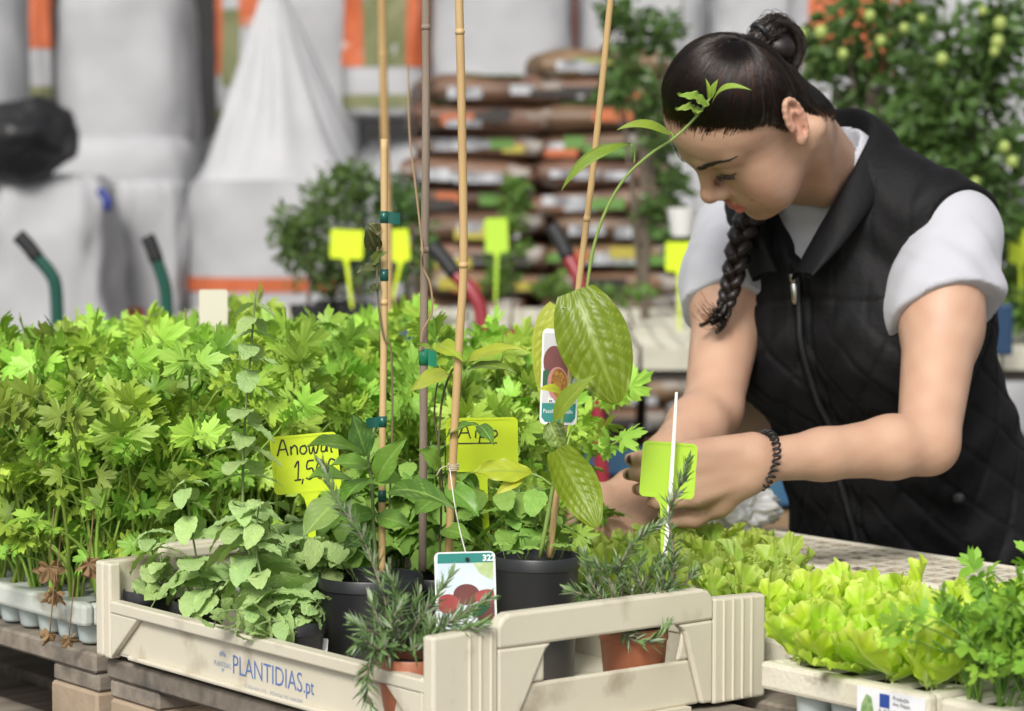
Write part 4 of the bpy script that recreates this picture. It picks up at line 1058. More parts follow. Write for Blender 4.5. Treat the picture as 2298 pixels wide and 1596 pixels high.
# ---------------------------------------------------------------- lettuce
def lettuce_leaf(seed, L, w, m, ruf, pal, pal2):
    """a short pale stalk opening into a cupped round blade with a frilled rim"""
    r_ = random.Random(seed); NR, NA = 7, 60; k1, k2 = r_.choice((5, 6, 7)), r_.choice((11, 13, 14)); p1, p2, p3 = [r_.uniform(0, 6.28) for _ in range(3)]
    cup = r_.uniform(.10, .34); droop = r_.uniform(-.1, .55); yc = L * .60; rows = []; cols = []
    for i in range(NR + 1):
        q = i / NR; row = []
        for j in range(NA):
            th = 2 * math.pi * j / NA; c, s = math.cos(th), math.sin(th); back = ((1 - c) / 2) ** 2
            rr = q * (1 + .07 * q * math.sin(k1 * th + p1) + .035 * q * math.sin(k2 * th + p2))
            x = w / 2 * rr * s * (1 - .72 * back); y = yc + (L * .40 if c > 0 else L * .60) * rr * c
            fr = q ** 3 * (1 - .75 * back)
            z = cup * w * rr * rr * (1 - .5 * back) + ruf * fr * (math.sin(k1 * th + p3) + .55 * math.sin(k2 * th + p1)) - droop * L * max(0, y / L - .35) ** 2 + .0012 * mnoise.noise(Vector((x * 110, y * 110, seed)))
            z -= .0016 * math.exp(-(x / .0022) ** 2) * (1 - q * .5)
            p = Vector((x, y, z)); row.append(p)
            rim = max(0, (q - .70) / .30) ** 1.4 * (1 - back); rib = math.exp(-(x / (.0030 * (1.2 - .8 * max(0, min(1, y / L))))) ** 2) * (1 - .7 * max(0, min(1, y / L))) + max(0, .22 - y / L) * 3; n_ = .5 + .5 * mnoise.noise(p * 90)
            cc = [lerp(a, b, n_) for a, b in zip(*pal)]; cc = [lerp(a, b, min(1, rim * .8)) for a, b in zip(cc, pal2[0])]; cols.append([lerp(a, b, min(1, rib)) for a, b in zip(cc, pal2[1])])
        rows.append(row)
    mb = MB(); mb.add([p for r in rows for p in r], [(i * NA + j, i * NA + (j + 1) % NA, (i + 1) * NA + (j + 1) % NA, (i + 1) * NA + j) for i in range(NR) for j in range(NA)])
    me = mb.mesh('lettuce_leaf', m)
    ca = me.color_attributes.new('Col', 'FLOAT_COLOR', 'POINT'); ca.data.foreach_set('color', np.c_[np.array(cols), np.ones(len(cols))].astype(np.float32).ravel()); return me
lt = [lettuce_leaf(200 + i, rg.uniform(.044, .072), rg.uniform(.036, .050), m_lett, .0036, ((.50, .74, .035), (.62, .82, .07)), ((.76, .88, .20), (.66, .80, .28))) for i in range(16)]
lt2 = [lettuce_leaf(230 + i, rg.uniform(.052, .080), rg.uniform(.032, .046), m_lett2, .0046, ((.33, .50, .05), (.42, .58, .08)), ((.52, .62, .16), (.50, .60, .22))) for i in range(8)]
def rosette(name, P, metas, k, label, cat, grp, out=(.25, .75), scale=(.68, 1.08)):
    root = empty(name, P, label, cat, grp); a0 = rg.uniform(0, 6.28)
    for i in range(k):
        lean = rg.uniform(*out)                 # tip outwards from upright
        o = put('leaf', rg.choice(metas), root, (0, 0, 0)); az = a0 + 2.4 * i
        o.matrix_local = Matrix.Translation((rg.uniform(-.004, .004), rg.uniform(-.004, .004), 0)) @ Matrix.Rotation(az, 4, 'Z') @ Matrix.Rotation(R(90) - lean, 4, 'X') @ Matrix.Diagonal((1, 1, 1, 1)).to_4x4() @ Matrix.Scale(rg.uniform(*scale), 4)
    return root
def let_fn(P, i, j, na, nb):
    edge = i == 0
    rosette('lettuce_plant', P, lt, 10 if edge else 9, rowlab('frilly lettuce seedling in the tray with the sticker', i, na), 'lettuce', 'lettuce in the front tray', out=(.05, 1.25 if edge else .8))
sow(.328, .612, -.282, -.082, 7, 5, .804, let_fn)
def let3_fn(P, i, j, na, nb): rosette('lettuce_plant', P, lt, 8, rowlab('bright frilly lettuce behind the right corner of the crate', i, na), 'lettuce', 'lettuce behind the crate', out=(.05, .9))
sow(.435, .60, -.055, .06, 4, 3, .798, let3_fn)
for k, (px, py, a) in enumerate(((1790, 1492, .0), (1850, 1515, .0), (1930, 1540, 0), (2010, 1560, 0))): pass
def let2_fn(P, i, j, na, nb): rosette('lettuce_plant', P, lt2, 7, rowlab('taller mid green lettuce behind the crate', i, na), 'lettuce', 'lettuce behind the crate', out=(.05, .75))
SOWMAX = 1830
sow(.44, .69, .065, .44, 5, 7, .797, let2_fn)
SOWMAX = None
# ---------------------------------------------------------------- parsley
par = [compound_leaf('parsley_leaf', rg.uniform(.050, .098), rg.uniform(.15, .6), rg.uniform(.0135, .0175), 300 + i, 'par', [m_parstem, m_pars], pairs=rg.choice((1, 2)), pr=.0010, n=30) for i in range(14)]
par_low = [compound_leaf('parsley_leaf', rg.uniform(.035, .06), rg.uniform(.5, .85), rg.uniform(.014, .018), 330 + i, 'par', [m_parstem, m_pars], pairs=1, pr=.0010, n=24) for i in range(6)]
def par_fn(P, i, j, na, nb): sown('parsley_plant', P, par + (par_low * 2 if i < 2 else []), 11, rowlab('parsley seedling in the tray at the right edge', i, na), 'parsley', 'parsley in the right tray', rg, (.85, 1.2), tilt=.3)
sow(.334, .612, -.62, -.292, 8, 9, .801, par_fn)

# ================================================================ potted plants in the crate
def leaf_at(B, Tp, width, nh, mat_=None, c=(.10, .2, .03), cv=(.2, .33, .08), parent=None, name='leaf', sag=.12, world=True, cedge=None, **k):
    """a blade from B to Tp whose upper side looks towards nh"""
    B, Tp = Vector(B), Vector(Tp); L = (Tp - B).length; k.setdefault('fold', .2); k.setdefault('nL', 18); k.setdefault('nW', 8)
    P, C = blade(L, width, droop=0, **k); y = (Tp - B).normalized(); z = Vector(nh) - y * y.dot(Vector(nh)); z.normalize(); x = y.cross(z)
    M = Matrix((x, y, z)).transposed(); rows = []; cols = []
    for r_, cr in zip(P, C):
        row = []
        for p, v in zip(r_, cr):
            t = p.y / L; row.append(B + M @ (p + Vector((0, 0, sag * L * 4 * max(0, min(1, t)) * (1 - max(0, min(1, t))))))); n = .5 + .5 * mnoise.noise(p * 60)
            cc = [a * (.85 + .3 * n) + (b - a * (.85 + .3 * n)) * v * .8 for a, b in zip(c, cv)]; cols.append(cc)
        rows.append(row)
    mb = MB(); mb.grid(rows); me = mb.mesh('leaf', mat_ or m_glossy)
    a = me.color_attributes.new('Col', 'FLOAT_COLOR', 'POINT'); a.data.foreach_set('color', np.c_[np.array(cols), np.ones(len(cols))].astype(np.float32).ravel())
    o = put(name, me); return rooted(o, parent) if parent else o
def root_at(name, P, label, cat, group=None): return empty(name, P, label, cat, group)

# ---- mint
mint = []
for i in range(7):
    P, C = blade(.036, .025, 16, 7, fold=.14, droop=rg.uniform(.1, .6), ruffle=.0012, rf=3, shape='mint', tooth=.07, tn=9, quilt=.0012, qn=7, seed=i); mb = MB(); mb.grid(P); mint.append(mb.mesh('mint_leaf', m_mint))
mintd = []
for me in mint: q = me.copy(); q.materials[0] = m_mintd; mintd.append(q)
def shoot(root, pts, metas, n, s0, s1, stem=.0014, gap=None, start=.12, rg=rg, ms=None):
    """a stem with opposite pairs of leaves along it (world space), parented to root"""
    path = spline(pts, 30); mb = MB(); mb.tube(path, [lerp(stem, stem * .55, i / 29) for i in range(30)], 6); st = rooted(mb.build('stem', ms or m_mstem, None, True), root)
    for k in range(n):
        t = start + (1 - start) * k / (n - 1) if n > 1 else 1; i = min(28, int(t * 29)); p = path[i]; tg = (path[i + 1] - path[i]).normalized()
        sd = tg.orthogonal().normalized(); sd = Matrix.Rotation(k * R(90) + rg.uniform(-.3, .3) + .6, 3, tg) @ sd; s = lerp(s0, s1, t) * rg.uniform(.85, 1.15)
        for q in (-1, 1):
            d = (sd * q + tg * rg.uniform(-.30, .30) + Vector((0, 0, -.12))).normalized(); M = dirM(p, d, rg.uniform(-.3, .3), tg if abs(tg.z) > .3 else Vector((0, 0, 1)))
            o = put('leaf', rg.choice(metas)); rooted(o, root); o.matrix_basis = M @ Matrix.Scale(s, 4)
    return st
def pot_at(name, px, pyt, d, r, h, m, lab, cat, group=None, soil=.010, taper=.80, zb=None):
    top = W(px, pyt, d); z0 = zb if zb is not None else top.z - h
    root = root_at(name, (top.x, top.y, z0), lab, cat, group); pot_parts(root, r, top.z - z0, m, soil, taper); return root, Vector((top.x, top.y, top.z - soil))
ZB = HZ + .001 + .0078
rA, cA = pot_at('mint_pot', 333, 1322, 2.755, .0265, .05, m_pot, 'small black pot of apple mint in the left corner of the crate', 'potted mint', 'potted mint in the crate', zb=ZB)
rB, cB = pot_at('mint_pot', 445, 1345, 2.690, .0270, .05, m_pot, 'small black pot of mint, second from the left crate corner', 'potted mint', 'potted mint in the crate', zb=ZB)
rC, cC = pot_at('mint_pot', 664, 1392, 2.560, .0285, .05, m_pot, 'small black pot with tall apple mint stem beside the yellow 1,50 tag', 'potted mint', 'potted mint in the crate', zb=ZB)
w_ = lambda d, *pp: [W(x, y, d) for x, y in pp]
shoot(rA, w_(2.745, (345, 1325), (352, 1285), (338, 1225), (330, 1192)), mint, 6, 1.3, .7)
shoot(rA, w_(2.73, (355, 1325), (372, 1300), (362, 1265), (360, 1240)), mint, 4, .95, .6)
shoot(rB, w_(2.675, (470, 1345), (448, 1285), (432, 1200), (420, 1120), (414, 1075)), mint, 8, 1.75, .75)
shoot(rB, w_(2.69, (430, 1345), (418, 1310), (398, 1290)), mint, 3, 1.0, .8)
shoot(rB, w_(2.66, (470, 1345), (500, 1310), (520, 1290), (540, 1280)), mint, 4, .9, .7)
shoot(rC, [W(640, 1395, 2.56), W(596, 1340, 2.57), W(550, 1230, 2.60), W(545, 1080, 2.62), (W(550, 940, 2.63)), W(562, 800, 2.63), W(574, 650, 2.63)], mint, 22, 1.7, .62, stem=.0019, start=.16)
shoot(rC, w_(2.55, (650, 1395), (600, 1330), (576, 1240), (578, 1160), (584, 1120)), mint, 7, 1.15, .65)
shoot(rC, w_(2.575, (645, 1395), (590, 1330), (570, 1260), (545, 1190), (548, 1130)), mint, 9, 1.4, .9)
shoot(rC, w_(2.53, (640, 1395), (590, 1380), (540, 1370), (495, 1375), (478, 1410)), mint, 7, .75, .6)
shoot(rC, w_(2.515, (640, 1395), (600, 1395), (575, 1410), (570, 1440)), mint, 5, .7, .6)
for dx, dy in ((-30, -40), (0, -55), (25, -45), (45, -30), (-10, -25), (60, -60)):
    shoot(rC, w_(2.55, (664 + dx * .4, 1395), (664 + dx * .8, 1395 + dy * .6), (664 + dx, 1395 + dy)), mint, 3, .62, .5)
# further mint behind them: dark green, several small pots
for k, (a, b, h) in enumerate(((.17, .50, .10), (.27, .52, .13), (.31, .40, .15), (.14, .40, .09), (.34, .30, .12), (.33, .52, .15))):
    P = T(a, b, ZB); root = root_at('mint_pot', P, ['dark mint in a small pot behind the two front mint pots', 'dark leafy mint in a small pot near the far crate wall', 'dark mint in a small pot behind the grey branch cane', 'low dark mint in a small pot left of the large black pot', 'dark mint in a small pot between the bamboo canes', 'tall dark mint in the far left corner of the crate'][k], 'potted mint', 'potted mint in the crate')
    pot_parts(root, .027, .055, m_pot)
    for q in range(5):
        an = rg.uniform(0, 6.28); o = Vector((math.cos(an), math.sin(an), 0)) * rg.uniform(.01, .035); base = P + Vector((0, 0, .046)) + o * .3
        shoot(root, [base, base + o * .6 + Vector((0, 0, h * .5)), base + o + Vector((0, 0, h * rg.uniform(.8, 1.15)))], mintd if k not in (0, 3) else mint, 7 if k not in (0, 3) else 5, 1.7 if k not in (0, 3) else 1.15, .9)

# ---- large black pot with a glossy-leaved shrub on a cane
rD, cD = pot_at('passion_vine_pot', 832, 1290, 2.655, .0535, .09, m_pot, 'black pot with young glossy leaved vine tied to the short taped cane', 'potted vine', zb=ZB, soil=.014)
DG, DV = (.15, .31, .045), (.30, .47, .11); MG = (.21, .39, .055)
mb = MB(); mb.tube(spline(w_(2.655, (845, 1290), (838, 1180), (835, 1090), (826, 1030), (840, 960)), 20), [lerp(.0022, .0012, i / 19) for i in range(20)], 7); rooted(mb.build('stem', m_mstem, None, True), rD)
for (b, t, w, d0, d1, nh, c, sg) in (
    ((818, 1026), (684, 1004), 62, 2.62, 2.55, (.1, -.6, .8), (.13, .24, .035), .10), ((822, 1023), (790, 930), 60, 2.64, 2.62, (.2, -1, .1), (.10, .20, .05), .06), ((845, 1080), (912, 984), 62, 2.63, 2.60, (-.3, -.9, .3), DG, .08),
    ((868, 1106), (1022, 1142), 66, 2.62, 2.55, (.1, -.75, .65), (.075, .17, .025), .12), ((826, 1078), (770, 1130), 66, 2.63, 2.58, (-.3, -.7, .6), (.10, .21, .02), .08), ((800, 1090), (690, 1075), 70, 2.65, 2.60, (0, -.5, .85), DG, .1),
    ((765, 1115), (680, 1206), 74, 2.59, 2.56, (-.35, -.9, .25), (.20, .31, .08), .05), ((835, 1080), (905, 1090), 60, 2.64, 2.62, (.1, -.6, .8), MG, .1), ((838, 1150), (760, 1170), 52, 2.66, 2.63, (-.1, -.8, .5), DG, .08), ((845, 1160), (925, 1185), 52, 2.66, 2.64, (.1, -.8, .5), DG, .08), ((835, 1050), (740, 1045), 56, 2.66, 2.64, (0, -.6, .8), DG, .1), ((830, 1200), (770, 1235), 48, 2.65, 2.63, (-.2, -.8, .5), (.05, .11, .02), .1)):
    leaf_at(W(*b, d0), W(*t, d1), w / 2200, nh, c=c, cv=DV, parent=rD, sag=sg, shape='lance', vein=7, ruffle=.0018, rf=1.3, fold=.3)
# the thin shoot with dry leaves that climbs the short cane
for (b, t, w, c) in (((842, 600), (800, 612), 26, (.11, .13, .05)), ((845, 560), (822, 505), 44, (.05, .06, .02)), ((838, 590), (868, 565), 30, (.13, .17, .03)), ((850, 520), (828, 500), 26, (.24, .23, .10)), ((848, 640), (830, 660), 22, (.07, .09, .03))):
    leaf_at(W(*b, 2.66), W(*t, 2.65), w / 2200, (-.2, -.9, .4), c=c, cv=(.14, .15, .06), parent=rD, shape='ovate', vein=5, fold=.5, ruffle=.002, rf=1.5, nL=10, nW=5)
mb = MB(); mb.tube(spline(w_(2.657, (872, 1180), (880, 980), (878, 790), (862, 760), (850, 690), (846, 600), (850, 520)), 30), .0011, 6); rooted(mb.build('climbing_stem', mat('brown_stem', (.15, .12, .06), .8), None, True), rD)

# ---- black pot with the passion fruit vine
rF, cF = pot_at('passion_vine_pot', 1205, 1245, 2.600, .0430, .12, m_pot, 'tall black pot with passion fruit vine arching over to the woman', 'potted vine', zb=ZB, soil=.010, taper=.86)
vine = [W(1212, 1250, 2.60), W(1238, 1110, 2.59), W(1254, 1010, 2.585), W(1264, 930, 2.58), W(1282, 850, 2.58), W(1302, 760, 2.58), W(1318, 640, 2.57), W(1332, 556, 2.565), W(1358, 476, 2.56), W(1402, 400, 2.555), W(1460, 345, 2.55), W(1515, 308, 2.545), W(1562, 262, 2.54), W(1590, 225, 2.54), W(1606, 204, 2.54)]
m_vine = mat('vine_stem', (.23, .33, .08), .5)
mb = MB(); mb.tube(spline(vine, 60), [lerp(.0022, .0011, i / 59) for i in range(60)], 7); rooted(mb.build('vine', m_vine, None, True), rF)
LG, LV = (.17, .225, .012), (.31, .37, .06); YG = (.46, .50, .035)
big = [
    ((1290, 652), (1386, 905), 172, 2.565, 2.545, (-.12, -1, .30), LG, dict(shape='broad', quilt=.0034, qn=8.6, ruffle=.0030, rf=1.2, fold=-.10, curl=.10, sag=.10)),
    ((1262, 690), (1214, 896), 108, 2.635, 2.635, (-.5, -.75, .2), (.36, .43, .05), dict(shape='cord', quilt=.0030, qn=8.5, fold=.15, sag=.06)),
    ((1243, 950), (1336, 842), 46, 2.55, 2.53, (-.4, -.8, .4), (.20, .29, .03), dict(shape='lance', vein=6, fold=.5, sag=.10)),
    ((1262, 884), (1206, 874), 24, 2.565, 2.55, (0, -.8, .6), YG, dict(shape='lance', vein=5, fold=.4, sag=.15)),
    ((1250, 1008), (1340, 1182), 104, 2.555, 2.535, (-.20, -1, .25), (.21, .28, .015), dict(shape='broad', quilt=.0030, qn=8.5, ruffle=.002, rf=1.4, fold=-.10, curl=.12, sag=-.10)),
    ((1235, 950), (1268, 1015), 60, 2.575, 2.57, (-.3, -.9, .2), (.16, .24, .05), dict(shape='ovate', quilt=.003, qn=6, ruffle=.004, rf=1.5)),
    ((1194, 1063), (1056, 1062), 62, 2.575, 2.56, (.05, -.8, .6), YG, dict(shape='lance', vein=5, fold=.2, sag=.08, ruffle=.003, rf=1.3)),
    ((1180, 1066), (1112, 1110), 30, 2.573, 2.56, (.1, -.9, .4), YG, dict(shape='lance', vein=4, fold=.3)),
    ((1417, 322), (1260, 428), 50, 2.55, 2.53, (-.15, -.45, .9), (.20, .28, .03), dict(shape='lance', quilt=.0016, qn=9, fold=-.35, sag=.20)),
    ((1503, 296), (1384, 292), 54, 2.545, 2.53, (0, -.45, .9), (.24, .33, .03), dict(shape='ovate', quilt=.0012, qn=7, fold=-.5, sag=.22)),
    ((1598, 232), (1687, 203), 26, 2.54, 2.52, (0, -.6, .8), (.25, .36, .05), dict(shape='lance', quilt=.0008, qn=7, fold=.4, sag=.24)),
    ((1588, 238), (1518, 212), 34, 2.54, 2.525, (0, -.8, .6), (.22, .34, .05), dict(shape='ovate', quilt=.0014, qn=6, fold=.3, sag=.12, ruffle=.002, rf=2)),
    ((1568, 256), (1513, 246), 28, 2.54, 2.525, (0, -.8, .6), (.24, .34, .06), dict(shape='ovate', quilt=.0012, qn=5, fold=.4, sag=.18, ruffle=.002, rf=2)),
    ((1588, 226), (1583, 176), 13, 2.54, 2.535, (.4, -.8, .3), (.24, .36, .04), dict(shape='lance', vein=4, fold=.6)),
    ((1598, 220), (1612, 178), 16, 2.54, 2.535, (-.4, -.8, .3), (.24, .36, .04), dict(shape='lance', vein=4, fold=.6)),
    ((1572, 244), (1558, 258), 20, 2.54, 2.53, (.2, -.8, .5), (.24, .35, .05), dict(shape='ovate', vein=4, fold=.4)),
]
for (b, t, w, d0, d1, nh, c, kw) in big:
    kw = dict(kw); kw.setdefault('nL', 44 if w > 90 else 24); kw.setdefault('nW', 22 if w > 90 else 10)
    leaf_at(W(*b, d0), W(*t, d1), w / 2320, nh, c=c, cv=LV, parent=rF, **kw)
for pts in (((1423, 367), (1424, 345), (1417, 322)), ((1510, 312), (1509, 302), (1503, 296)), ((1254, 1012), (1250, 1008)), ((1258, 960), (1243, 950)), ((1300, 690), (1290, 652)), ((1240, 1090), (1215, 1072), (1194, 1063)), ((1275, 880), (1262, 884)), ((1296, 700), (1262, 690))):
    mb = MB(); mb.tube(spline(w_(2.56, *pts), 8), .0010, 5); rooted(mb.build('leaf_stalk', m_vine, None, True), rF)
for k in range(9):                          # small clover weeds on the soil
    an = rg.uniform(0, 6.28); base = cF + Vector((math.cos(an), math.sin(an), 0)) * rg.uniform(.012, .034); hgt = Vector((rg.uniform(-.01, .01), -.008, rg.uniform(.012, .03)))
    mb = MB(); mb.tube([base, base + hgt], .0005, 4)
    for q in range(3): lobed(mb, dirM(base + hgt, Vector((math.cos(q * 2.1), math.sin(q * 2.1), .1))), .0095, ((-28, 1, .5), (28, 1, .5)), .0, 0, q, n=14, span=75)
    o = mb.build('clover_weed', m_mintd, None, True); rooted(o, rF)
# yellowing vine on the bamboo cane behind
rE, cE = pot_at('passion_vine_pot', 985, 1290, 2.74, .040, .07, m_pot, 'black pot behind the hanging fruit card, holding the branch and bamboo canes', 'potted vine', zb=ZB)
mb = MB(); mb.tube(spline(w_(2.70, (985, 1280), (990, 1150), (985, 1000), (992, 900), (1010, 840), (1030, 815)), 24), .0012, 6); rooted(mb.build('vine', mat('brown_vine', (.10, .09, .035), .7), None, True), rE)
mb = MB(); mb.tube(spline(w_(2.705, (1000, 1150), (985, 1010), (975, 930), (982, 860), (1000, 835)), 24), .0010, 6); rooted(mb.build('vine', bpy.data.materials['brown_vine'], None, True), rE)
for (b, t, w, nh, c, sh) in (((1042, 818), (1182, 786), 44, (.1, -.6, .8), (.33, .40, .035), 'lance'), ((1002, 838), (918, 884), 50, (-.1, -.8, .6), (.34, .40, .05), 'ovate'), ((985, 775), (1040, 812), 50, (.1, -.9, .5), (.27, .37, .03), 'ovate'), ((985, 800), (930, 778), 30, (0, -.6, .8), (.22, .33, .04), 'lance'), ((1050, 830), (1160, 840), 40, (.1, -.5, .8), (.13, .22, .03), 'lance'),
    ((1000, 985), (1075, 955), 50, (.1, -.6, .8), (.10, .20, .03), 'ovate'), ((1075, 955), (1108, 1000), 36, (.1, -.8, .4), (.09, .19, .03), 'lance'), ((1000, 1090), (1075, 1160), 60, (.2, -.8, .5), DG, 'lance'), ((985, 1120), (930, 1160), 60, (-.2, -.8, .5), DG, 'lance'), ((990, 1190), (1060, 1215), 50, (.2, -.8, .5), DG, 'lance'), ((985, 1050), (935, 1010), 50, (-.1, -.8, .5), MG, 'lance')):
    leaf_at(W(*b, 2.69), W(*t, 2.66), w / 2200, nh, c=c, cv=(.40, .44, .09) if c[0] > .2 else DV, parent=rE, shape=sh, vein=6, fold=.25, sag=.12, ruffle=.0015, rf=1.2)

# ================================================================ rosemary
def sprig(root, pts, dens=1.0, nl=.0205, stem=.0014, light=.26, taper=True, seed=0):
    r_ = random.Random(seed); path = spline(pts, 40); Ln = sum((path[i + 1] - path[i]).length for i in range(39)); n = int(Ln / .00125 * dens)
    mb = MB(); mb.tube(path, [lerp(stem, stem * .5, i / 39) for i in range(40)], 6); st = rooted(mb.build('sprig', m_rstem, None, True), root)
    mb = MB()
    for k in range(n):
        t = r_.random() ** .9; f = t * 38.99; i = int(f); p = path[i].lerp(path[i + 1], f - i); tg = (path[i + 1] - path[i]).normalized()
        sd = Matrix.Rotation(r_.uniform(0, 6.283), 3, tg) @ tg.orthogonal().normalized(); op = lerp(1.05, .35, t ** 2) * r_.uniform(.7, 1.2)
        d = (tg * math.cos(op) + sd * math.sin(op)).normalized(); L = nl * r_.uniform(.65, 1.15) * (1 - .35 * t ** 3); w = .0016 * r_.uniform(.8, 1.2)
        sx = d.cross(sd); sx.normalize(); up = sx.cross(d); bend = up * L * r_.uniform(-.08, .16)
        m_ = 1 if r_.random() < light else 0
        q = [p + sx * w * .5, p - sx * w * .5, p + d * L * .5 + bend * .5 + sx * w, p + d * L * .5 + bend * .5 + up * w * .5, p + d * L * .5 + bend * .5 - sx * w, p + d * L + bend]
        mb.add(q, [(0, 2, 3), (0, 3, 1), (1, 3, 4), (2, 5, 3), (3, 5, 4)], m_)
    o = rooted(mb.build('needles', [m_rosem, m_rosem_l], None, False), root); o['kind'] = 'stuff'
    o.parent = st; o.matrix_parent_inverse = (Matrix.Translation(root.location) @ root.rotation_euler.to_matrix().to_4x4()).inverted() if False else Matrix()
    return st
rR1, cR1 = pot_at('rosemary_pot', 926, 1472, 2.365, .0325, .07, m_terra, 'terracotta pot of rosemary spilling over the crate front by the near corner', 'potted rosemary', 'potted rosemary in the crate', zb=ZB, soil=.008)
for k, (pts, ds) in enumerate((
    (((895, 1462), (868, 1390), (862, 1340), (812, 1205), (762, 1130), (718, 1030)), (2.36, 2.36, 2.36, 2.37, 2.38, 2.39)), (((905, 1460), (935, 1400), (968, 1355), (1014, 1286)), (2.36, 2.35, 2.35, 2.36)), (((930, 1462), (980, 1415), (1030, 1385), (1100, 1338)), (2.36, 2.34, 2.33, 2.33)),
    (((925, 1465), (990, 1425), (1040, 1412), (1085, 1400)), (2.35, 2.32, 2.31, 2.31)), (((885, 1465), (850, 1425), (822, 1412), (795, 1395)), (2.35, 2.33, 2.32, 2.32)), (((890, 1468), (852, 1450), (828, 1495), (822, 1550), (836, 1592)), (2.35, 2.325, 2.30, 2.285, 2.28)),
    (((900, 1460), (905, 1400), (890, 1340), (872, 1280)), (2.36, 2.35, 2.35, 2.35)), (((915, 1460), (925, 1390), (940, 1330)), (2.36, 2.36, 2.36)), (((935, 1462), (1000, 1400), (1050, 1370)), (2.37, 2.37, 2.38)), (((900, 1465), (870, 1430), (850, 1395), (835, 1350)), (2.35, 2.34, 2.34, 2.34)), (((880, 1468), (845, 1455), (822, 1440), (800, 1448)), (2.34, 2.31, 2.30, 2.29)), (((920, 1462), (960, 1430), (965, 1400)), (2.34, 2.32, 2.32)), (((910, 1462), (880, 1400), (905, 1350)), (2.35, 2.33, 2.33)))):
    sprig(rR1, [W(x, y, d) for (x, y), d in zip(pts, ds)], seed=k, dens=1.15)
rR2, cR2 = pot_at('rosemary_pot', 1422, 1404, 2.475, .0330, .07, m_terra, 'terracotta pot of rosemary behind the hand hole of the crate', 'potted rosemary', 'potted rosemary in the crate', zb=ZB, soil=.006)
for k, (pts, ds) in enumerate((
    (((1450, 1400), (1500, 1320), (1512, 1248), (1502, 1150), (1530, 1080), (1545, 1032)), (2.475, 2.47, 2.47, 2.47, 2.46, 2.46)), (((1415, 1400), (1392, 1300), (1395, 1262), (1432, 1210), (1480, 1176)), (2.475, 2.47, 2.46, 2.46, 2.46)), (((1400, 1400), (1345, 1335), (1322, 1298), (1310, 1245)), (2.475, 2.46, 2.46, 2.46)),
    (((1410, 1400), (1375, 1330), (1362, 1290), (1335, 1262)), (2.47, 2.45, 2.45, 2.45)), (((1430, 1400), (1440, 1330), (1465, 1280), (1500, 1225)), (2.475, 2.48, 2.49, 2.5)), (((1440, 1400), (1470, 1340), (1535, 1310), (1560, 1280)), (2.475, 2.48, 2.49, 2.5)), (((1405, 1400), (1360, 1350), (1310, 1335), (1280, 1325)), (2.47, 2.45, 2.44, 2.44)),
    (((1420, 1400), (1420, 1340), (1400, 1300)), (2.47, 2.46, 2.46)), (((1445, 1400), (1480, 1330), (1490, 1270)), (2.47, 2.46, 2.45)), (((1395, 1395), (1405, 1425), (1440, 1442), (1480, 1430), (1496, 1402)), (2.45, 2.435, 2.43, 2.43, 2.44)), (((1430, 1400), (1450, 1345), (1430, 1290), (1440, 1250)), (2.47, 2.46, 2.46, 2.46)))):
    sprig(rR2, [W(x, y, d) for (x, y), d in zip(pts, ds)], seed=30 + k, dens=1.05, nl=.0195)

# ================================================================ canes
m_bamboo = mat('bamboo', (.46, .30, .125), .5, c2=(.56, .39, .19), nscale=18, bump=.15, bscale=70, stretch=(1, 1, .12), c3=(.28, .17, .08), n3scale=14, n3lo=.6, n3hi=.8)
m_branch = mat('grey_branch', (.30, .235, .18), .85, c2=(.19, .145, .11), nscale=40, bump=.8, bscale=120, stretch=(1, 1, .06))
m_tape = mat('green_tape', (.010, .085, .065), .25); m_tapel = mat('green_tape_light', (.015, .19, .10), .3)
m_twine = mat('twine', (.48, .42, .30), .9)
def cane(label, pts, r, m, nodes=(), d=None, cut=True, cat='plant cane'):
    P = [W(x, y, dd) for x, y, dd in pts]; base = P[0]; root = root_at('bamboo_cane' if m is m_bamboo else 'branch_cane', base, label, cat, 'canes in the pots')
    path = spline(P, 50); rs = []
    for i, p in enumerate(path):
        y = pix(p)[1]; k = max([math.exp(-((y - n) / 9) ** 2) for n in nodes] + [0]); rs.append(r * (1 + .02 * math.sin(i * 1.3)) )
    mb = MB(); mb.tube(path, rs, 12); rooted(mb.build('shaft', m, None, True), root)
    for n in nodes:
        i = min(range(50), key=lambda q: abs(pix(path[q])[1] - n)); i = max(1, min(48, i)); t = (path[i + 1] - path[i - 1]).normalized(); q = path[i]
        yy = pix(q)[1]; q = q + t * ((yy - n) / FPX * q.y / max(.2, t.z))
        mb = MB(); mb.tube([q - t * .0035, q - t * .0012, q, q + t * .0008, q + t * .0030], [r * 1.01, r * 1.16, r * 1.20, r * 1.06, r * 1.01], 12); rooted(mb.build('node', m, None, True), root)
    return root, path
def tie(root, path, py, h, r, flag=0, mt=None, fl=36):
    i = min(range(len(path)), key=lambda q: abs(pix(path[q])[1] - py)); q = W(pix(path[i])[0], py, path[i].y); mb = MB(); hh = h / 2 / 2200
    mb.tube([q - Vector((0, 0, hh)), q + Vector((0, 0, hh))], r * 1.18, 14)
    if flag:
        f = fl / 2200 * flag; s_ = Vector((f, -.004, -.002)); o = Vector((0, -r * 1.0, 0))
        g = [[q + o + s_ * t + Vector((0, .004 * math.sin(t * 3), dz)) for dz in (-hh, hh)] for t in (0, .3, .6, 1)]; mb.grid(g)
    rooted(mb.build('tape_tie', mt or m_tape, None, True), root)
c1, p1 = cane('short straw coloured bamboo cane with green tape, cut off below the picture top', [(857, 1285, 2.66), (858, 1000, 2.665), (862, 700, 2.665), (862, 312, 2.665)], .0037, m_bamboo, (678,))
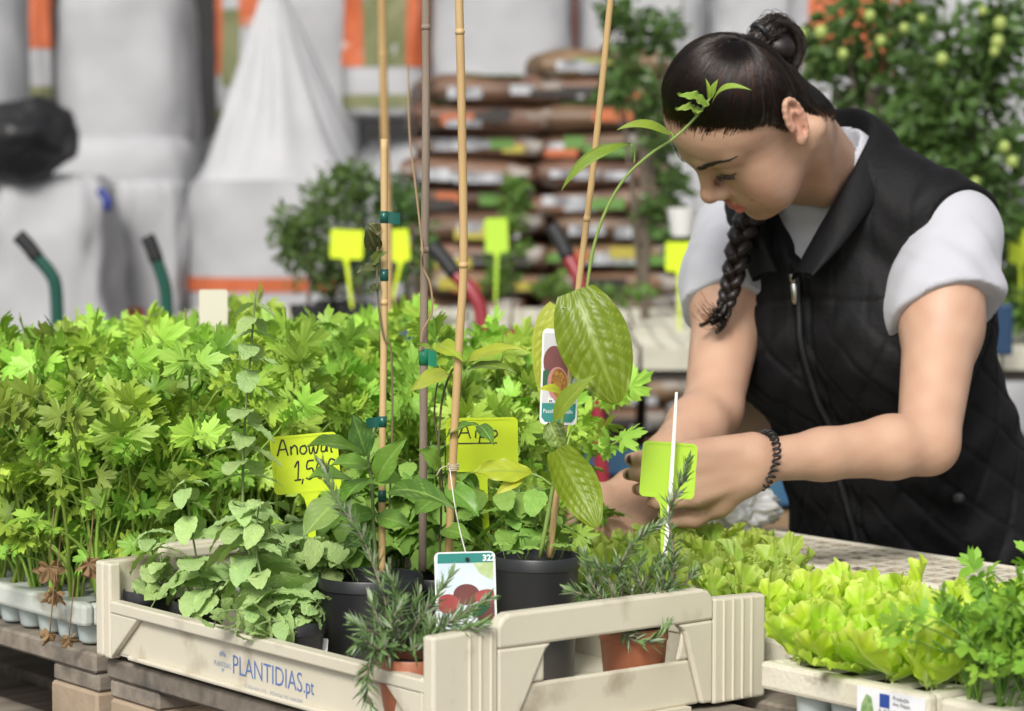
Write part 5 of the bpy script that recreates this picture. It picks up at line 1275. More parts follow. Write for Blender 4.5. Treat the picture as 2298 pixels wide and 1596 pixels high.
for py, h, fg, mt in ((487, 26, 1, None), (617, 26, 0, None), (946, 24, -1, None), (1113, 26, 0, None), (1162, 24, 0, None)): tie(c1, p1, py, h, .0037, fg, mt)
c2, p2 = cane('grey brown branch cane with flaking bark and a dry twining stem', [(948, 1282, 2.735), (950, 1000, 2.735), (952, 640, 2.73), (956, 300, 2.72), (955, -60, 2.71)], .0043, m_branch, (60, 560))
tie(c2, p2, 801, 36, .0043, 1, m_tapel, 30)
mb = MB(); mb.tube(spline([W(916, 150, 3.5), W(919, 300, 3.25), W(934, 430, 2.95)] + w_(2.72, (946, 540), (950, 600), (966, 640), (969, 700), (948, 745), (943, 790)), 60), [.0012] * 60, 6); rooted(mb.build('twining_stem', mat('dry_stem', (.33, .22, .12), .8), None, True), c2)
c3, p3 = cane('long pale bamboo cane with twine knot, right of the grey branch', [(1006, 1255, 2.69), (1018, 1000, 2.68), (1031, 760, 2.67), (1040, 590, 2.665), (1037, 300, 2.655), (1029, -60, 2.64)], .0044, m_bamboo, (70, 594, 1052))
c4, p4 = cane('slim leaning bamboo cane in the passion fruit pot', [(1233, 1250, 2.615), (1262, 1000, 2.61), (1300, 630, 2.60), (1332, 370, 2.59), (1376, -60, 2.57)], .0033, m_bamboo, (345, 490))
c5, p5 = cane('tall blurred bamboo cane farther back, above the short taped cane', [(874, 1100, 5.3), (870, 500, 5.25), (862, 250, 5.2), (856, -60, 5.15)], .0085, m_bamboo, (120,))
mb = MB(); i = 18
q = W(1017, 1045, 2.676)
for k in range(4):
    mb.tube([q + Vector((math.cos(a) * .0054, math.sin(a) * .0054, .0018 * k - .004 + .0006 * math.sin(a))) for a in np.linspace(0, 6.28, 17)], .0007, 5, cap=False)
mb.tube(spline([q + Vector((-.005, -.003, 0)), q + Vector((-.012, -.006, -.002)), q + Vector((-.017, -.006, -.010))], 8), .0007, 5)
rooted(mb.build('twine_knot', m_twine, None, True), c3)

# ================================================================ yellow price tags
m_yel = mat('fluorescent_yellow', (.60, .74, .018), .42, c2=(.55, .70, .02), nscale=12); m_lime = mat('lime_plastic', (.42, .64, .045), .42, c2=(.38, .60, .045), nscale=14)
m_marker = mat('black_marker', (.02, .02, .02), .6)
def rrect(w, h, r, n=5):
    out = []
    for cx, cy, a0 in ((w / 2 - r, h / 2 - r, 0), (-w / 2 + r, h / 2 - r, 90), (-w / 2 + r, -h / 2 + r, 180), (w / 2 - r, -h / 2 + r, 270)):
        out += [(cx + r * math.cos(R(a0 + 90 * k / n)), cy + r * math.sin(R(a0 + 90 * k / n))) for k in range(n + 1)]
    return out
GLY = {'A': (1.0, [[(0, 0), (.40, 1), (.85, -.02)], [(.15, .38), (.72, .40)]]), 'n': (.75, [[(.05, .55), (.10, 0)], [(.08, .38), (.35, .58), (.55, .40), (.60, 0)]]), 'o': (.7, [[(.45, .52), (.12, .45), (.08, .12), (.35, 0), (.58, .22), (.45, .52), (.36, .50)]]),
       'w': (.95, [[(.05, .52), (.12, .05), (.28, .02), (.42, .42), (.50, .05), (.68, .04), (.82, .55)]]), 'á': (.75, [[(.5, .5), (.15, .45), (.10, .08), (.42, .10), (.52, .5), (.56, .02)], [(.35, .72), (.55, .98)]]), 'l': (.35, [[(.15, 1), (.12, .05), (.25, 0)]]), 'i': (.4, [[(.18, .55), (.2, 0)], [(.18, .80), (.19, .86)]]),
       'p': (.7, [[(.12, .55), (.08, -.4)], [(.10, .40), (.40, .58), (.55, .30), (.35, .02), (.10, .12)]]), '1': (.55, [[(.05, .70), (.32, 1), (.30, .02)], [(.05, 0), (.55, .02)]]), ',': (.3, [[(.14, .05), (.06, -.22)]]), '5': (.75, [[(.62, 1), (.18, .96), (.12, .56), (.50, .58), (.58, .22), (.35, 0), (.06, .08)]]),
       '0': (.75, [[(.35, 1), (.10, .65), (.14, .15), (.40, 0), (.62, .40), (.55, .90), (.32, 1)]]), '€': (.8, [[(.70, .90), (.35, .98), (.15, .55), (.30, .05), (.70, .08)], [(.0, .60), (.55, .62)], [(.0, .40), (.5, .42)]])}
def strokes(tx, w, h):
    tot = sum(GLY[c][0] for c in tx); k = w / tot; x = 0; out = []
    for c in tx:
        wd, sts = GLY[c]; out += [[((x + px * 1.0) * k + .10 * py * h, py * h) for px, py in st] for st in sts]; x += wd
    return out
def price_tag(label, cx, cy, d, wpx, hpx, rot, stem_px, m, texts=(), stemx=0, yaw=0, rim=True):
    s = d / FPX; C_ = W(cx, cy, d); w, h = wpx * s, hpx * s; root = root_at('price_tag', (C_.x, C_.y, C_.z), label, 'price tag', 'yellow plant tags')
    M = Matrix.Translation(C_) @ Matrix.Rotation(yaw, 4, 'Z') @ Matrix((( 1, 0, 0, 0), (0, 0, -1, 0), (0, 1, 0, 0), (0, 0, 0, 1))) @ Matrix.Rotation(R(rot), 4, 'Z')
    mb = MB(); poly = rrect(w, h, h * .09)
    mb.prism(poly, -.0006, .0006, lambda x, y, z: M @ Vector((x, y, z))); rooted(autosmooth(mb.build('plate', m), 40), root)
    # raised rim
    mb = MB(); n = len(poly); inn = rrect(w - .005, h - .005, h * .07)
    vs = [M @ Vector((*p, .0013)) for p in poly] + [M @ Vector((*p, .0013)) for p in inn] + [M @ Vector((*p, .0005)) for p in poly] + [M @ Vector((*p, .0007)) for p in inn]
    mb.add(vs, [(i, (i + 1) % n, n + (i + 1) % n, n + i) for i in range(n)] + [(2 * n + i, 2 * n + (i + 1) % n, (i + 1) % n, i) for i in range(n)] + [(n + i, n + (i + 1) % n, 3 * n + (i + 1) % n, 3 * n + i) for i in range(n)]); rooted(mb.build('rim', m), root)
    e = M.inverted() @ W(stem_px[0], stem_px[1], d); b = Vector((stemx * s, -h / 2, 0)); mb = MB(); dv = (e - b)
    prof = [(0, .022), (.05, .013), (.12, .009), (.5, .0075), (1, .006)]
    L_ = [(b + dv * t - Vector((wd / 2, 0, 0))) for t, wd in prof]; R_ = [(b + dv * t + Vector((wd / 2, 0, 0))) for t, wd in prof]
    mb.prism([(p.x, p.y) for p in L_] + [(p.x, p.y) for p in R_[::-1]], -.0009, .0009, lambda x, y, z: M @ Vector((x, y, z))); rooted(mb.build('stem', m), root)
    for tx, x, y, w_px, h_px in texts:
        for st_k in strokes(tx, w_px * s, h_px * s):
            mb = MB(); pts = [M @ Vector((x * s + p[0], y * s + p[1], .0009)) for p in st_k]
            mb.tube(spline(pts, 4 * len(pts)) if len(pts) > 2 else pts, .00085, 5); rooted(mb.build('handwriting', m_marker, None, True), root)
    return root, M, s
t1, M1, s1_ = price_tag('fluorescent yellow price tag with handwritten 1,50 euro among the mint', 686, 1040, 2.70, 152, 132, 5, (706, 1372), m_yel, (('Anowál', -62, 22, 128, 36), ('1,50€', -30, -36, 96, 42)), stemx=5)
t2, M2, s2_ = price_tag('fluorescent yellow tag behind the bamboo cane, partly hidden by celery leaves', 1082, 998, 2.80, 162, 122, 1, (1094, 1235), m_yel, (('Aipo', -54, 16, 92, 30),), stemx=0)
mb = MB(); rects(mb, M2, [(-58 * s2_, 2 * s2_, 34 * s2_, 5 * s2_, .0010, 0)]); rooted(mb.build('underline', m_marker), t2)
t3, M3, s3_ = price_tag('blank lime tag seen from behind, in front of the woman\'s hand', 1500, 1055, 2.64, 124, 126, -4, (1490, 1300), m_lime, (), stemx=-4)
st_ = root_at('plant_stick', W(1490, 1285, 2.63), 'thin white stick label in front of the lime tag', 'plant stick'); mb = MB()
q0, q1 = W(1518, 880, 2.625), W(1503, 1130, 2.625); wv = Vector((.0021, 0, 0)); mb.box((0, 0, 0), (1, 1, 1), tf=lambda v: q0.lerp(q1, v.z) + wv * (v.x - .5) * (1.3 + .8 * v.z) + Vector((0, -.0012 * v.y, 0)))
mb.box((0, 0, 0), (1, 1, 1), tf=lambda v: q1.lerp(W(1488, 1290, 2.625), v.z) + wv * (v.x - .5) * 2.1 + Vector((0, -.0011 * v.y, 0))); rooted(mb.build('stick', mat('white_plastic', (.78, .77, .72), .45)), st_)

# ================================================================ picture cards
m_card = mat('card_white', (.80, .81, .80), .35); m_teal = mat('card_teal', (.035, .23, .20), .35); m_sky = mat('card_pale_blue', (.55, .66, .72), .35, c2=(.74, .78, .78), nscale=22)
m_blurg = mat('card_blurred_leaf', (.36, .48, .16), .35, c2=(.66, .72, .55), nscale=70); m_purp = mat('card_purple_fruit', (.13, .040, .045), .35, c2=(.20, .075, .065), nscale=30); m_red = mat('card_red_fruit', (.30, .045, .05), .35, c2=(.40, .10, .09), nscale=30)
m_pulp = mat('card_fruit_pulp', (.42, .20, .03), .35, c2=(.10, .045, .01), nscale=330); m_rind = mat('card_fruit_rind', (.45, .20, .17), .35); m_grey = mat('card_grey', (.50, .50, .50), .35, c2=(.58, .58, .58), nscale=20); m_whink = mat('white_print', (.8, .82, .8), .4); m_leafp = mat('card_leaf', (.03, .10, .05), .35)
def ell_poly(cx, cy, rx, ry, a=0, n=22): return [(cx + rx * math.cos(t) * math.cos(a) - ry * math.sin(t) * math.sin(a), cy + rx * math.cos(t) * math.sin(a) + ry * math.sin(t) * math.cos(a)) for t in np.linspace(0, 2 * math.pi, n, endpoint=False)]
def clip_poly(poly, x0, y0, x1, y1): return [(min(max(x, x0), x1), min(max(y, y0), y1)) for x, y in poly]
def card(label, cx, cy, d, wpx, hpx, rot, yaw, layers, name='plant_card'):
    s = d / FPX; C_ = W(cx, cy, d); root = root_at(name, C_, label, 'plant card', 'picture cards on the vines')
    M = Matrix.Translation(C_) @ Matrix.Rotation(yaw, 4, 'Z') @ Matrix(((1, 0, 0, 0), (0, 0, -1, 0), (0, 1, 0, 0), (0, 0, 0, 1))) @ Matrix.Rotation(R(rot), 4, 'Z')
    mb = MB(); mb.prism(rrect(wpx * s, hpx * s, 12 * s), -.0003, .0003, lambda x, y, z: M @ Vector((x, y, z))); rooted(mb.build('card', m_card), root)
    for k, (nm, poly, m, rk) in enumerate(layers):
        mb = MB(); mb.add([M @ Vector((x * s, y * s, .0006 + .00025 * rk)) for x, y in poly], [tuple(range(len(poly)))]); rooted(mb.build(nm, m), root)
    return root, M, s
X0, Y0, X1, Y1 = -62, -86, 64, 68
kc, Mk, sk = card('fruit picture card numbered 322 hanging from a white string in the crate', 1045, 1330, 2.505, 138, 186, 1.5, 0, [
    ('picture', [(X0, Y0), (X1, Y0), (X1, Y1), (X0, Y1)], m_sky, 0), ('leaf_print', [(18, Y1), (X1, Y1), (X1, 28), (48, 34), (32, 44)], m_blurg, 1), ('teal_strip', [(X0, Y1), (X1, Y1), (X1 - 1, 88), (58, 90), (-58, 90), (X0 + 1, 88)], m_teal, 1),
    ('fruit_print', ell_poly(2, -4, 30, 24), m_purp, 2), ('fruit_print', clip_poly(ell_poly(48, -10, 28, 17), X0, Y0, X1, Y1), m_red, 3), ('fruit_print', clip_poly(ell_poly(-40, -24, 26, 22), X0, Y0, X1, Y1), m_red, 4), ('fruit_print', clip_poly(ell_poly(50, -48, 26, 30), X0, Y0, X1, Y1), m_purp, 5), ('leaf_print', ell_poly(34, -40, 24, 10, .6), m_leafp, 6), ('hole', ell_poly(6, 76, 5, 5), m_black, 7)])
o = put('lettering', text_mesh('322', 15 * sk * 1.3, m_whink, offset=.0003)); rooted(o, kc); o.matrix_basis = Mk @ Matrix.Translation((40 * sk, 72 * sk, .0013))
mb = MB(); mb.tube(spline([W(1009, 1050, 2.66), W(1020, 1130, 2.62), W(1032, 1190, 2.56), Mk @ Vector((6 * sk, 76 * sk, .001))], 16), .0006, 5); rooted(mb.build('string', mat('white_string', (.75, .73, .66), .8), None, True), kc)
kd, Md, sdd = card('tall picture card with halved passion fruit half hidden by the big leaf', 1256, 846, 2.605, 84, 216, -2, 0, [
    ('picture', [(-38, -60), (38, -60), (38, 98), (-38, 98)], m_grey, 0), ('teal_strip', [(-38, -60), (-38, -92), (-30, -102), (30, -102), (38, -92), (38, -60)], m_teal, 1), ('fruit_print', clip_poly(ell_poly(-14, 34, 24, 36), -38, -60, 38, 98), m_purp, 2), ('fruit_print', clip_poly(ell_poly(18, 26, 24, 32), -38, -60, 38, 98), m_purp, 3), ('leaf_print', clip_poly(ell_poly(-30, -6, 12, 22), -38, -60, 38, 98), m_leafp, 4), ('fruit_print', clip_poly(ell_poly(-3, -16, 24, 39, .1), -38, -60, 38, 98), m_rind, 5), ('fruit_print', ell_poly(-1, -14, 18, 33, .1), m_pulp, 6)])
for tx, x, y, sz in (('Maracujá', -24, -62, 15), ('Passiflora edulis', -34, -82, 9)):
    me = text_mesh(tx, sz * sdd * 1.3, m_whink, offset=.0002 if sz > 10 else 0); o = put('lettering', fit(me, (60 if sz > 10 else 66) * sdd, sz * sdd)); rooted(o, kd); o.matrix_basis = Md @ Matrix.Translation((x * sdd, y * sdd, .0013))
# blank cards
def blank(label, cx, cy, d, wpx, hpx, rot=0, m=None, tilt=0):
    s = d / FPX; C_ = W(cx, cy, d); mb = MB(); M = Matrix.Translation(C_) @ Matrix.Rotation(tilt, 4, 'X') @ Matrix(((1, 0, 0, 0), (0, 0, -1, 0), (0, 1, 0, 0), (0, 0, 0, 1))) @ Matrix.Rotation(R(rot), 4, 'Z')
    mb.prism(rrect(wpx * s, hpx * s, 5 * s), -.0006, .0006, lambda x, y, z: M @ Vector((x, y, z))); return tag(mb.build('blank_label', m or mat('cream_card', (.60, .57, .46), .5)), label, 'plant label')
blank('blank cream label standing up behind the celery', 479, 705, 3.55, 64, 110)
blank('small blank white label lying against the large black pot', 698, 1450, 2.57, 76, 40, -4, m_card, -.5)

# ================================================================ clear plastic bag beside the woman
def bag():
    bm = bmesh.new(); bmesh.ops.create_icosphere(bm, subdivisions=5, radius=1)
    c = G(1650, 1188, .80)
    for v in bm.verts:
        d = v.co.normalized(); n = mnoise.noise(d * 2.3) * .22 + mnoise.noise(d * 4.5 + Vector((3, 1, 2))) * .20 + mnoise.noise(d * 9) * .07
        s = 1 + n - .18; p = Vector((d.x * .068 * s, d.y * .06 * s, d.z * .040 * s)); p.z = max(p.z, -.0265); v.co = p
    me = bpy.data.meshes.new('plastic_bag'); bm.to_mesh(me); bm.free(); me.polygons.foreach_set('use_smooth', [True] * len(me.polygons))
    m = mat('cloudy_plastic', (.80, .81, .84), .22, bump=.5, bscale=60, trans=.35, spec=.6); t = m.node_tree
    me.materials.append(m); o = put('plastic_bag', me); o.location = (c.x, c.y, .800 + .027); o.rotation_euler = (0, 0, .3); return o
tag(bag(), 'crumpled translucent white plastic bag on the tray under the woman\'s arms', 'plastic bag')
# ================================================================ behind: the far bench, trucks, bags, soil sacks, trees
m_dark = mat('shade_dark_wall', (.035, .033, .032), .9, c2=(.018, .017, .017), nscale=2)  # near-black colour stands for the shade in the gaps between the bags
mb = MB(); mb.box((-9, 16.0, 0), (9, 16.2, 4.5)); tag(mb.build('shed_wall', m_dark), 'back wall of the store behind the bulk bags, coloured dark as shade', 'wall')
# ---- far bench
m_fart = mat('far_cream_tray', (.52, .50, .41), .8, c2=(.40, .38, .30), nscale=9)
m_blue = mat('blue_painted_wood', (.018, .07, .15), .7, c2=(.03, .11, .15), nscale=8, bump=.3, rnd=.2); m_brownw = mat('brown_wood', (.26, .17, .09), .8, c2=(.16, .10, .055), nscale=8, bump=.3)
m_dbench = mat('dark_bench_wood', (.06, .05, .042), .9)  # dark brown wood of the bench top, legs and crate stand
FZ = .85
def far_tray(x, y, w, l, lab, m=None):
    root = empty('seed_tray', (x, y, FZ - .05), lab, 'seed tray', 'cream trays on the far bench')
    mb = MB(); mb.box((0, 0, 0), (w, l, .034)); rooted2(mb.build('frame', m or m_fart), root)
    mb = MB(); nx, ny = 8, 12; px, py = w / nx, l / ny
    for i in range(nx):
        for j in range(ny):
            x0, y0 = i * px, j * py; a, b = .006, .012
            o = [(x0, y0), (x0 + px, y0), (x0 + px, y0 + py), (x0, y0 + py)]; c = [(x0 + a, y0 + a), (x0 + px - a, y0 + a), (x0 + px - a, y0 + py - a), (x0 + a, y0 + py - a)]; d = [(x0 + b, y0 + b), (x0 + px - b, y0 + b), (x0 + px - b, y0 + py - b), (x0 + b, y0 + py - b)]
            vs = [(*p, .05) for p in o] + [(*p, .05) for p in c] + [(*p, .036) for p in d]
            mb.add(vs, [(k, (k + 1) % 4, 4 + (k + 1) % 4, 4 + k) for k in range(4)] + [(4 + k, 4 + (k + 1) % 4, 8 + (k + 1) % 4, 8 + k) for k in range(4)] + [(8, 9, 10, 11)])
    mb.box((0, 0, .0345), (.004, l, .0495)); mb.box((w - .004, 0, .0345), (w, l, .0495)); mb.box((.004, 0, .0345), (w - .004, .004, .0495)); mb.box((.004, l - .004, .0345), (w - .004, l, .0495))
    o = rooted2(mb.build('cell_grid', m or m_fart), root); o['kind'] = 'stuff'; return root
def rooted2(o, root): o.parent = root; return o
names = iter(['cream tray at the left end of the far bench front row', 'cream tray in the far bench front row behind the celery', 'cream tray in the far bench front row behind the canes', 'cream tray in the far bench front row behind the big passion leaf', 'cream tray in the far bench front row beside the woman\'s arm', 'cream tray in the far bench front row behind the woman', 'cream tray at the right end of the far bench front row'])
xs = [-.98 + .43 * i for i in range(7)]
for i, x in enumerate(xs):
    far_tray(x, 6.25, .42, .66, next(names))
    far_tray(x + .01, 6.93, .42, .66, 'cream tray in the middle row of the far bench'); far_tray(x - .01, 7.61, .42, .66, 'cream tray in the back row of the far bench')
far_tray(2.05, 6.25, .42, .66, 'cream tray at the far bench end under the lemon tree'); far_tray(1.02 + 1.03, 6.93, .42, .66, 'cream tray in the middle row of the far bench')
fb = empty('far_bench', (0, 6.3, 0), 'dark timber bench with blue boards carrying the far trays', 'bench')
for i, (y0, y1, z0, z1, m) in enumerate(((6.27, 8.25, .772, .798, m_dbench), (6.40, 6.43, .46, .52, m_blue), (6.40, 6.43, .535, .60, m_blue), (6.41, 8.1, .40, .44, m_brownw))):
    mb = MB(); mb.box((-1.05, y0 - 6.3, z0), (2.52, y1 - 6.3, z1)); rooted2(mb.build('board' if i else 'bench_top', m), fb)
for x in (-.98, .15, 1.3, 2.4):
    for y in (.15, 1.75): mb = MB(); mb.box((x, y, 0), (x + .09, y + .09, .77)); rooted2(mb.build('leg', m_dbench), fb)
bx_ = MB(); bx_.box((-.1, 0, 0), (.1, .3, .26)); o = tag(bx_.build('cardboard_box', m_brownw), 'brown cardboard box under the far bench beside the woman\'s forearm', 'box'); bevel(o, .004); o.location = (W(1675, 920, 6.35).x, 6.55, .441)
# blue crate edge behind the celery
m_bluep = mat('blue_plastic', (.008, .035, .085), .45)
bc = empty('blue_crate', (W(700, 780, 4.5).x, 4.5, 0), 'dark blue plastic crate just behind the celery', 'crate'); zb = W(700, 745, 4.5).z
for (x0, x1, y0, y1) in ((-.22, .22, 0, .012), (-.22, .22, .288, .30), (-.22, -.208, .0125, .2875), (.208, .22, .0125, .2875)):
    mb = MB(); mb.box((x0, y0, zb - .22), (x1, y1, zb)); rooted2(bevel(mb.build('wall', m_bluep), .003), bc)
mb = MB(); mb.box((-.2, .02, 0), (.2, .28, zb - .2205)); rooted2(mb.build('stand', m_dbench), bc)

# ---- sack trucks
m_redp = mat('red_paint', (.25, .018, .028), .35); m_greenp = mat('green_paint', (.006, .065, .045), .35); m_grip = mat('black_grip', (.012, .012, .013), .6)
def sack_truck(label, L, Rr, d, m, hoop=None):
    P = [[W(x, y, dd) for x, y, dd in s] for s in (L, Rr)]; base = (P[0][-1] + P[1][-1]) / 2; root = empty('sack_truck', (base.x, base.y, 0), label, 'sack truck')
    for s in P:
        foot = Vector((s[-1].x + .03, s[-1].y - .02, .10)); tp = spline(s[1:] + [foot], 40)
        mb = MB(); mb.tube(tp, .0165, 12); rooted(mb.build('tube', m, None, True), root)
        g = spline([s[0], s[0].lerp(s[1], .5) + Vector((0, 0, .004)), s[1] + (s[2] - s[1]) * .12], 10); mb = MB(); mb.tube(g, .0185, 12); rooted(mb.build('grip', m_grip, None, True), root)
        mb = MB(); mb.tube([foot + Vector((0, .05, .03)), foot + Vector((0, .10, .03))], .13, 24); rooted(autosmooth(mb.build('wheel', m_grip)), root)
    for zz in ((.72, .40) if not hoop else (.40,)):
        a, b = [min(spline(s[1:] + [Vector((s[-1].x + .03, s[-1].y - .02, .10))], 40), key=lambda p: abs(p.z - zz)) for s in P]; mb = MB(); mb.tube([a, b], .0145, 10); rooted(mb.build('crossbar', m, None, True), root)
    if hoop: mb = MB(); mb.tube(spline([W(x, y, dd) for x, y, dd in hoop], 24), .015, 10); rooted(mb.build('crossbar', m, None, True), root)
    f = [Vector((s[-1].x + .03, s[-1].y - .02, .04)) for s in P]; mb = MB(); mb.box((0, 0, 0), (1, 1, 1), tf=lambda v: f[0].lerp(f[1], v.x) + Vector((0, -.22 * v.y, -.03 + .006 * v.z))); rooted(mb.build('toe_plate', m), root)
sack_truck('red sack truck with black grips behind the canes', [(968, 553, 6.02), (1018, 612, 6.0), (1062, 660, 5.98), (1082, 720, 5.97), (1092, 900, 5.95), (1100, 1050, 5.94)], [(1238, 508, 6.12), (1272, 572, 6.1), (1302, 632, 6.08), (1318, 720, 6.07), (1338, 900, 6.05), (1350, 1050, 6.04)], 6, m_redp, [(1090, 800, 5.96), (1112, 765, 5.97), (1160, 752, 5.99), (1240, 752, 6.02), (1300, 760, 6.05), (1322, 790, 6.06)])
sack_truck('dark green sack truck with black grips in front of the white bags', [(40, 528, 6.6), (80, 575, 6.6), (112, 612, 6.6), (126, 655, 6.6), (130, 800, 6.6), (132, 1000, 6.6)], [(330, 530, 6.75), (350, 580, 6.75), (367, 630, 6.75), (374, 680, 6.75), (376, 800, 6.75), (378, 1000, 6.75)], 6.6, m_greenp)

# ---- bulk bags
m_bag = mat('woven_white_bag', (.40, .40, .41), .7, c2=(.34, .34, .35), nscale=5, bump=.25, bscale=60); m_orange = mat('orange_print', (.42, .085, .025), .7, c2=(.50, .13, .05), nscale=7, c3=(.62, .50, .42), n3scale=5, n3lo=.60, n3hi=.66)
m_olive = mat('olive_print', (.12, .14, .05), .7, c2=(.2, .2, .1), nscale=6); m_blackb = mat('black_polythene', (.010, .010, .011), .45, bump=.6, bscale=14); m_bluet = mat('blue_strap', (.012, .03, .22), .5)
def bag_surface(cx, cy, prof, sq=.5, wr=.012, seed=0, n=40, ang=(0, 360), out=0, pleat=0):
    """rings (rx, ry, z) of a soft square-ish column; returns grid of points"""
    G_ = []
    for k, (rx, ry, z) in enumerate(prof):
        row = []
        for j in range(n + 1):
            t = R(lerp(ang[0], ang[1], j / n)); c, s = math.cos(t), math.sin(t); e = 2 / (2 + sq * 4)
            x = math.copysign(abs(c) ** e, c); y = math.copysign(abs(s) ** e, s)
            f = 1 + wr * mnoise.noise(Vector((c * 2 + seed, s * 2, z * 3))) / max(.1, rx) + (wr * .5 * mnoise.noise(Vector((c * 6 + seed, s * 6, z * 9)))) / max(.1, rx) + pleat * math.sin(t * 9 + seed) * (k / len(prof))
            row.append(Vector((cx + x * (rx * f + out), cy + y * (ry * f + out), z)))
        G_.append(row)
    return G_
def dense(prof, n): 
    q = spline([Vector(p) for p in prof], n); return [tuple(p) for p in q]
def bulk_bag(label, px0, px1, ytop, ybot, d, seed, prints=(), sq=.35, top=.9, wr=.02, depth=None, sag=.0):
    a, b = W(px0, ytop, d), W(px1, ybot, d); cx = (a.x + b.x) / 2; rx = (b.x - a.x) / 2; z1, z0 = a.z, max(.02, b.z); ry = depth or rx; cy = d + ry
    root = empty('bulk_bag', (cx, cy, z0), label, 'bulk bag', 'white bulk bags in the store'); h = z1 - z0
    prof = dense([(rx * .90, ry * .90, z0), (rx * .99, ry * .99, z0 + h * .06), (rx * 1.0, ry, z0 + h * .35), (rx * .98, ry * .98, z0 + h * .7), (rx * .95, ry * .95, z0 + h * .9), (rx * .80, ry * .80, z1 - .02), (rx * .45 * top, ry * .45 * top, z1), (.01, .01, z1 + .005)], 36)
    mb = MB(); mb.grid(bag_surface(cx, cy, prof, sq, wr, seed)); rooted(mb.build('bag', m_bag, None, True), root)
    for (u0, u1, v0, v1, m) in prints:    # print: fraction of the visible front, bottom to top
        pr = [p for p in prof if z0 + h * v0 <= p[2] <= z0 + h * v1]
        if len(pr) < 2: continue
        mb = MB(); mb.grid(bag_surface(cx, cy, pr, sq, wr, seed, ang=(180 + 180 * u0, 180 + 180 * u1), out=.004)); rooted(mb.build('printed_panel', m, None, True), root)
    return root
bulk_bag('tall plain white bulk bag behind the pile at the upper left', 105, 425, -60, 372, 12.6, 1, sq=.15)
bulk_bag('white bulk bag cut by the left picture edge, top row', -230, 42, -60, 300, 12.4, 2, sq=.15)
bulk_bag('orange printed bag in the gap between two white bags at upper left', 52, 118, -60, 330, 13.6, 3, ((.02, .98, .52, .98, m_orange), (.02, .98, .28, .40, m_olive)))
bulk_bag('orange and olive printed bag behind the tied cone bag', 478, 625, -60, 330, 13.8, 4, ((.10, .30, .40, .98, m_orange), (.30, .48, .30, .80, m_olive), (.48, .98, .66, .98, m_orange), (.02, .98, .12, .22, m_olive)))
bulk_bag('white bulk bag just right of the tied cone bag', 600, 812, -60, 420, 13.2, 5)
bulk_bag('bag with large orange and green print behind the grey branch', 765, 960, -60, 262, 12.8, 6, ((.05, .40, .34, .98, m_orange), (.40, .60, .34, .90, m_olive), (.60, .96, .30, .98, m_orange), (.03, .97, .05, .20, m_olive)))
bulk_bag('white bulk bag above the soil sacks', 962, 1290, -60, 240, 12.6, 7); bulk_bag('white bulk bag above the soil sacks, right of the dark red gap', 1300, 1600, -60, 260, 12.6, 8)
bulk_bag('dark red printed bag in the gap above the soil sacks', 1262, 1330, -60, 260, 13.7, 9, ((.0, 1, .02, .98, mat('dark_red_print', (.10, .02, .012), .7)),))
bulk_bag('white bulk bag with an orange print behind the lemon tree', 1780, 2060, -60, 262, 11.6, 10, ((.30, .62, .22, .98, m_orange), (.66, .86, .50, .98, m_orange)), sq=.4)
bulk_bag('white bulk bag far right behind the lemon tree', 2075, 2420, -60, 420, 11.8, 11); bulk_bag('white bulk bag between the soil sacks and the woman\'s head', 1605, 1800, -60, 300, 12.0, 12)
# lower row stands on the ground
bulk_bag('slumped white bulk bag at the left edge, front row, under the black sack', -60, 247, 392, 900, 10.8, 13, top=1.5, wr=.05); bulk_bag('open white bulk bag between the slumped bag and the tied cone bag', 236, 415, 400, 900, 11.4, 14, ((.1, .5, .30, .44, m_orange),), wr=.045)
for k, (x0, x1, d) in enumerate(((90, 440, 12.5), (780, 1300, 12.9), (1290, 1800, 12.5), (1780, 2420, 11.9), (420, 800, 13.3))): bulk_bag(['white bulk bag hidden low behind the slumped bag', 'white bulk bag low behind the soil sacks', 'white bulk bag low behind the woman', 'white bulk bag low behind the lemon trees', 'white bulk bag low behind the tied cone bag'][k], x0, x1, 300, 1000, d, 30 + k)
mb = MB(); q = W(232, 437, 10.7); mb.tube(spline([q + Vector((-.02, 0, .02)), q, q + Vector((.02, -.01, -.03)), q + Vector((.01, 0, -.06))], 8), .018, 8); tag(mb.build('lifting_strap', m_bluet, None, True), 'short blue lifting strap between two white bags', 'strap')
# black sack lying on the slumped bag
bm = bmesh.new(); bmesh.ops.create_icosphere(bm, subdivisions=4, radius=1); c = W(38, 312, 10.75)
for v in bm.verts:
    n = v.co.normalized(); f = 1 + .22 * mnoise.noise(n * 1.7 + Vector((4, 0, 1))) + .10 * mnoise.noise(n * 4.5); v.co = Vector((n.x * .215 * f, n.y * .22 * f, n.z * .17 * f)); v.co = Matrix.Rotation(-.25, 3, 'Y') @ v.co
me = bpy.data.meshes.new('black_sack'); bm.to_mesh(me); bm.free(); me.materials.append(m_blackb); me.polygons.foreach_set('use_smooth', [True] * len(me.polygons)); o = put('black_sack', me); o.location = c + Vector((0, .12, 0)); tag(o, 'black polythene sack lying on the slumped white bag', 'sack')
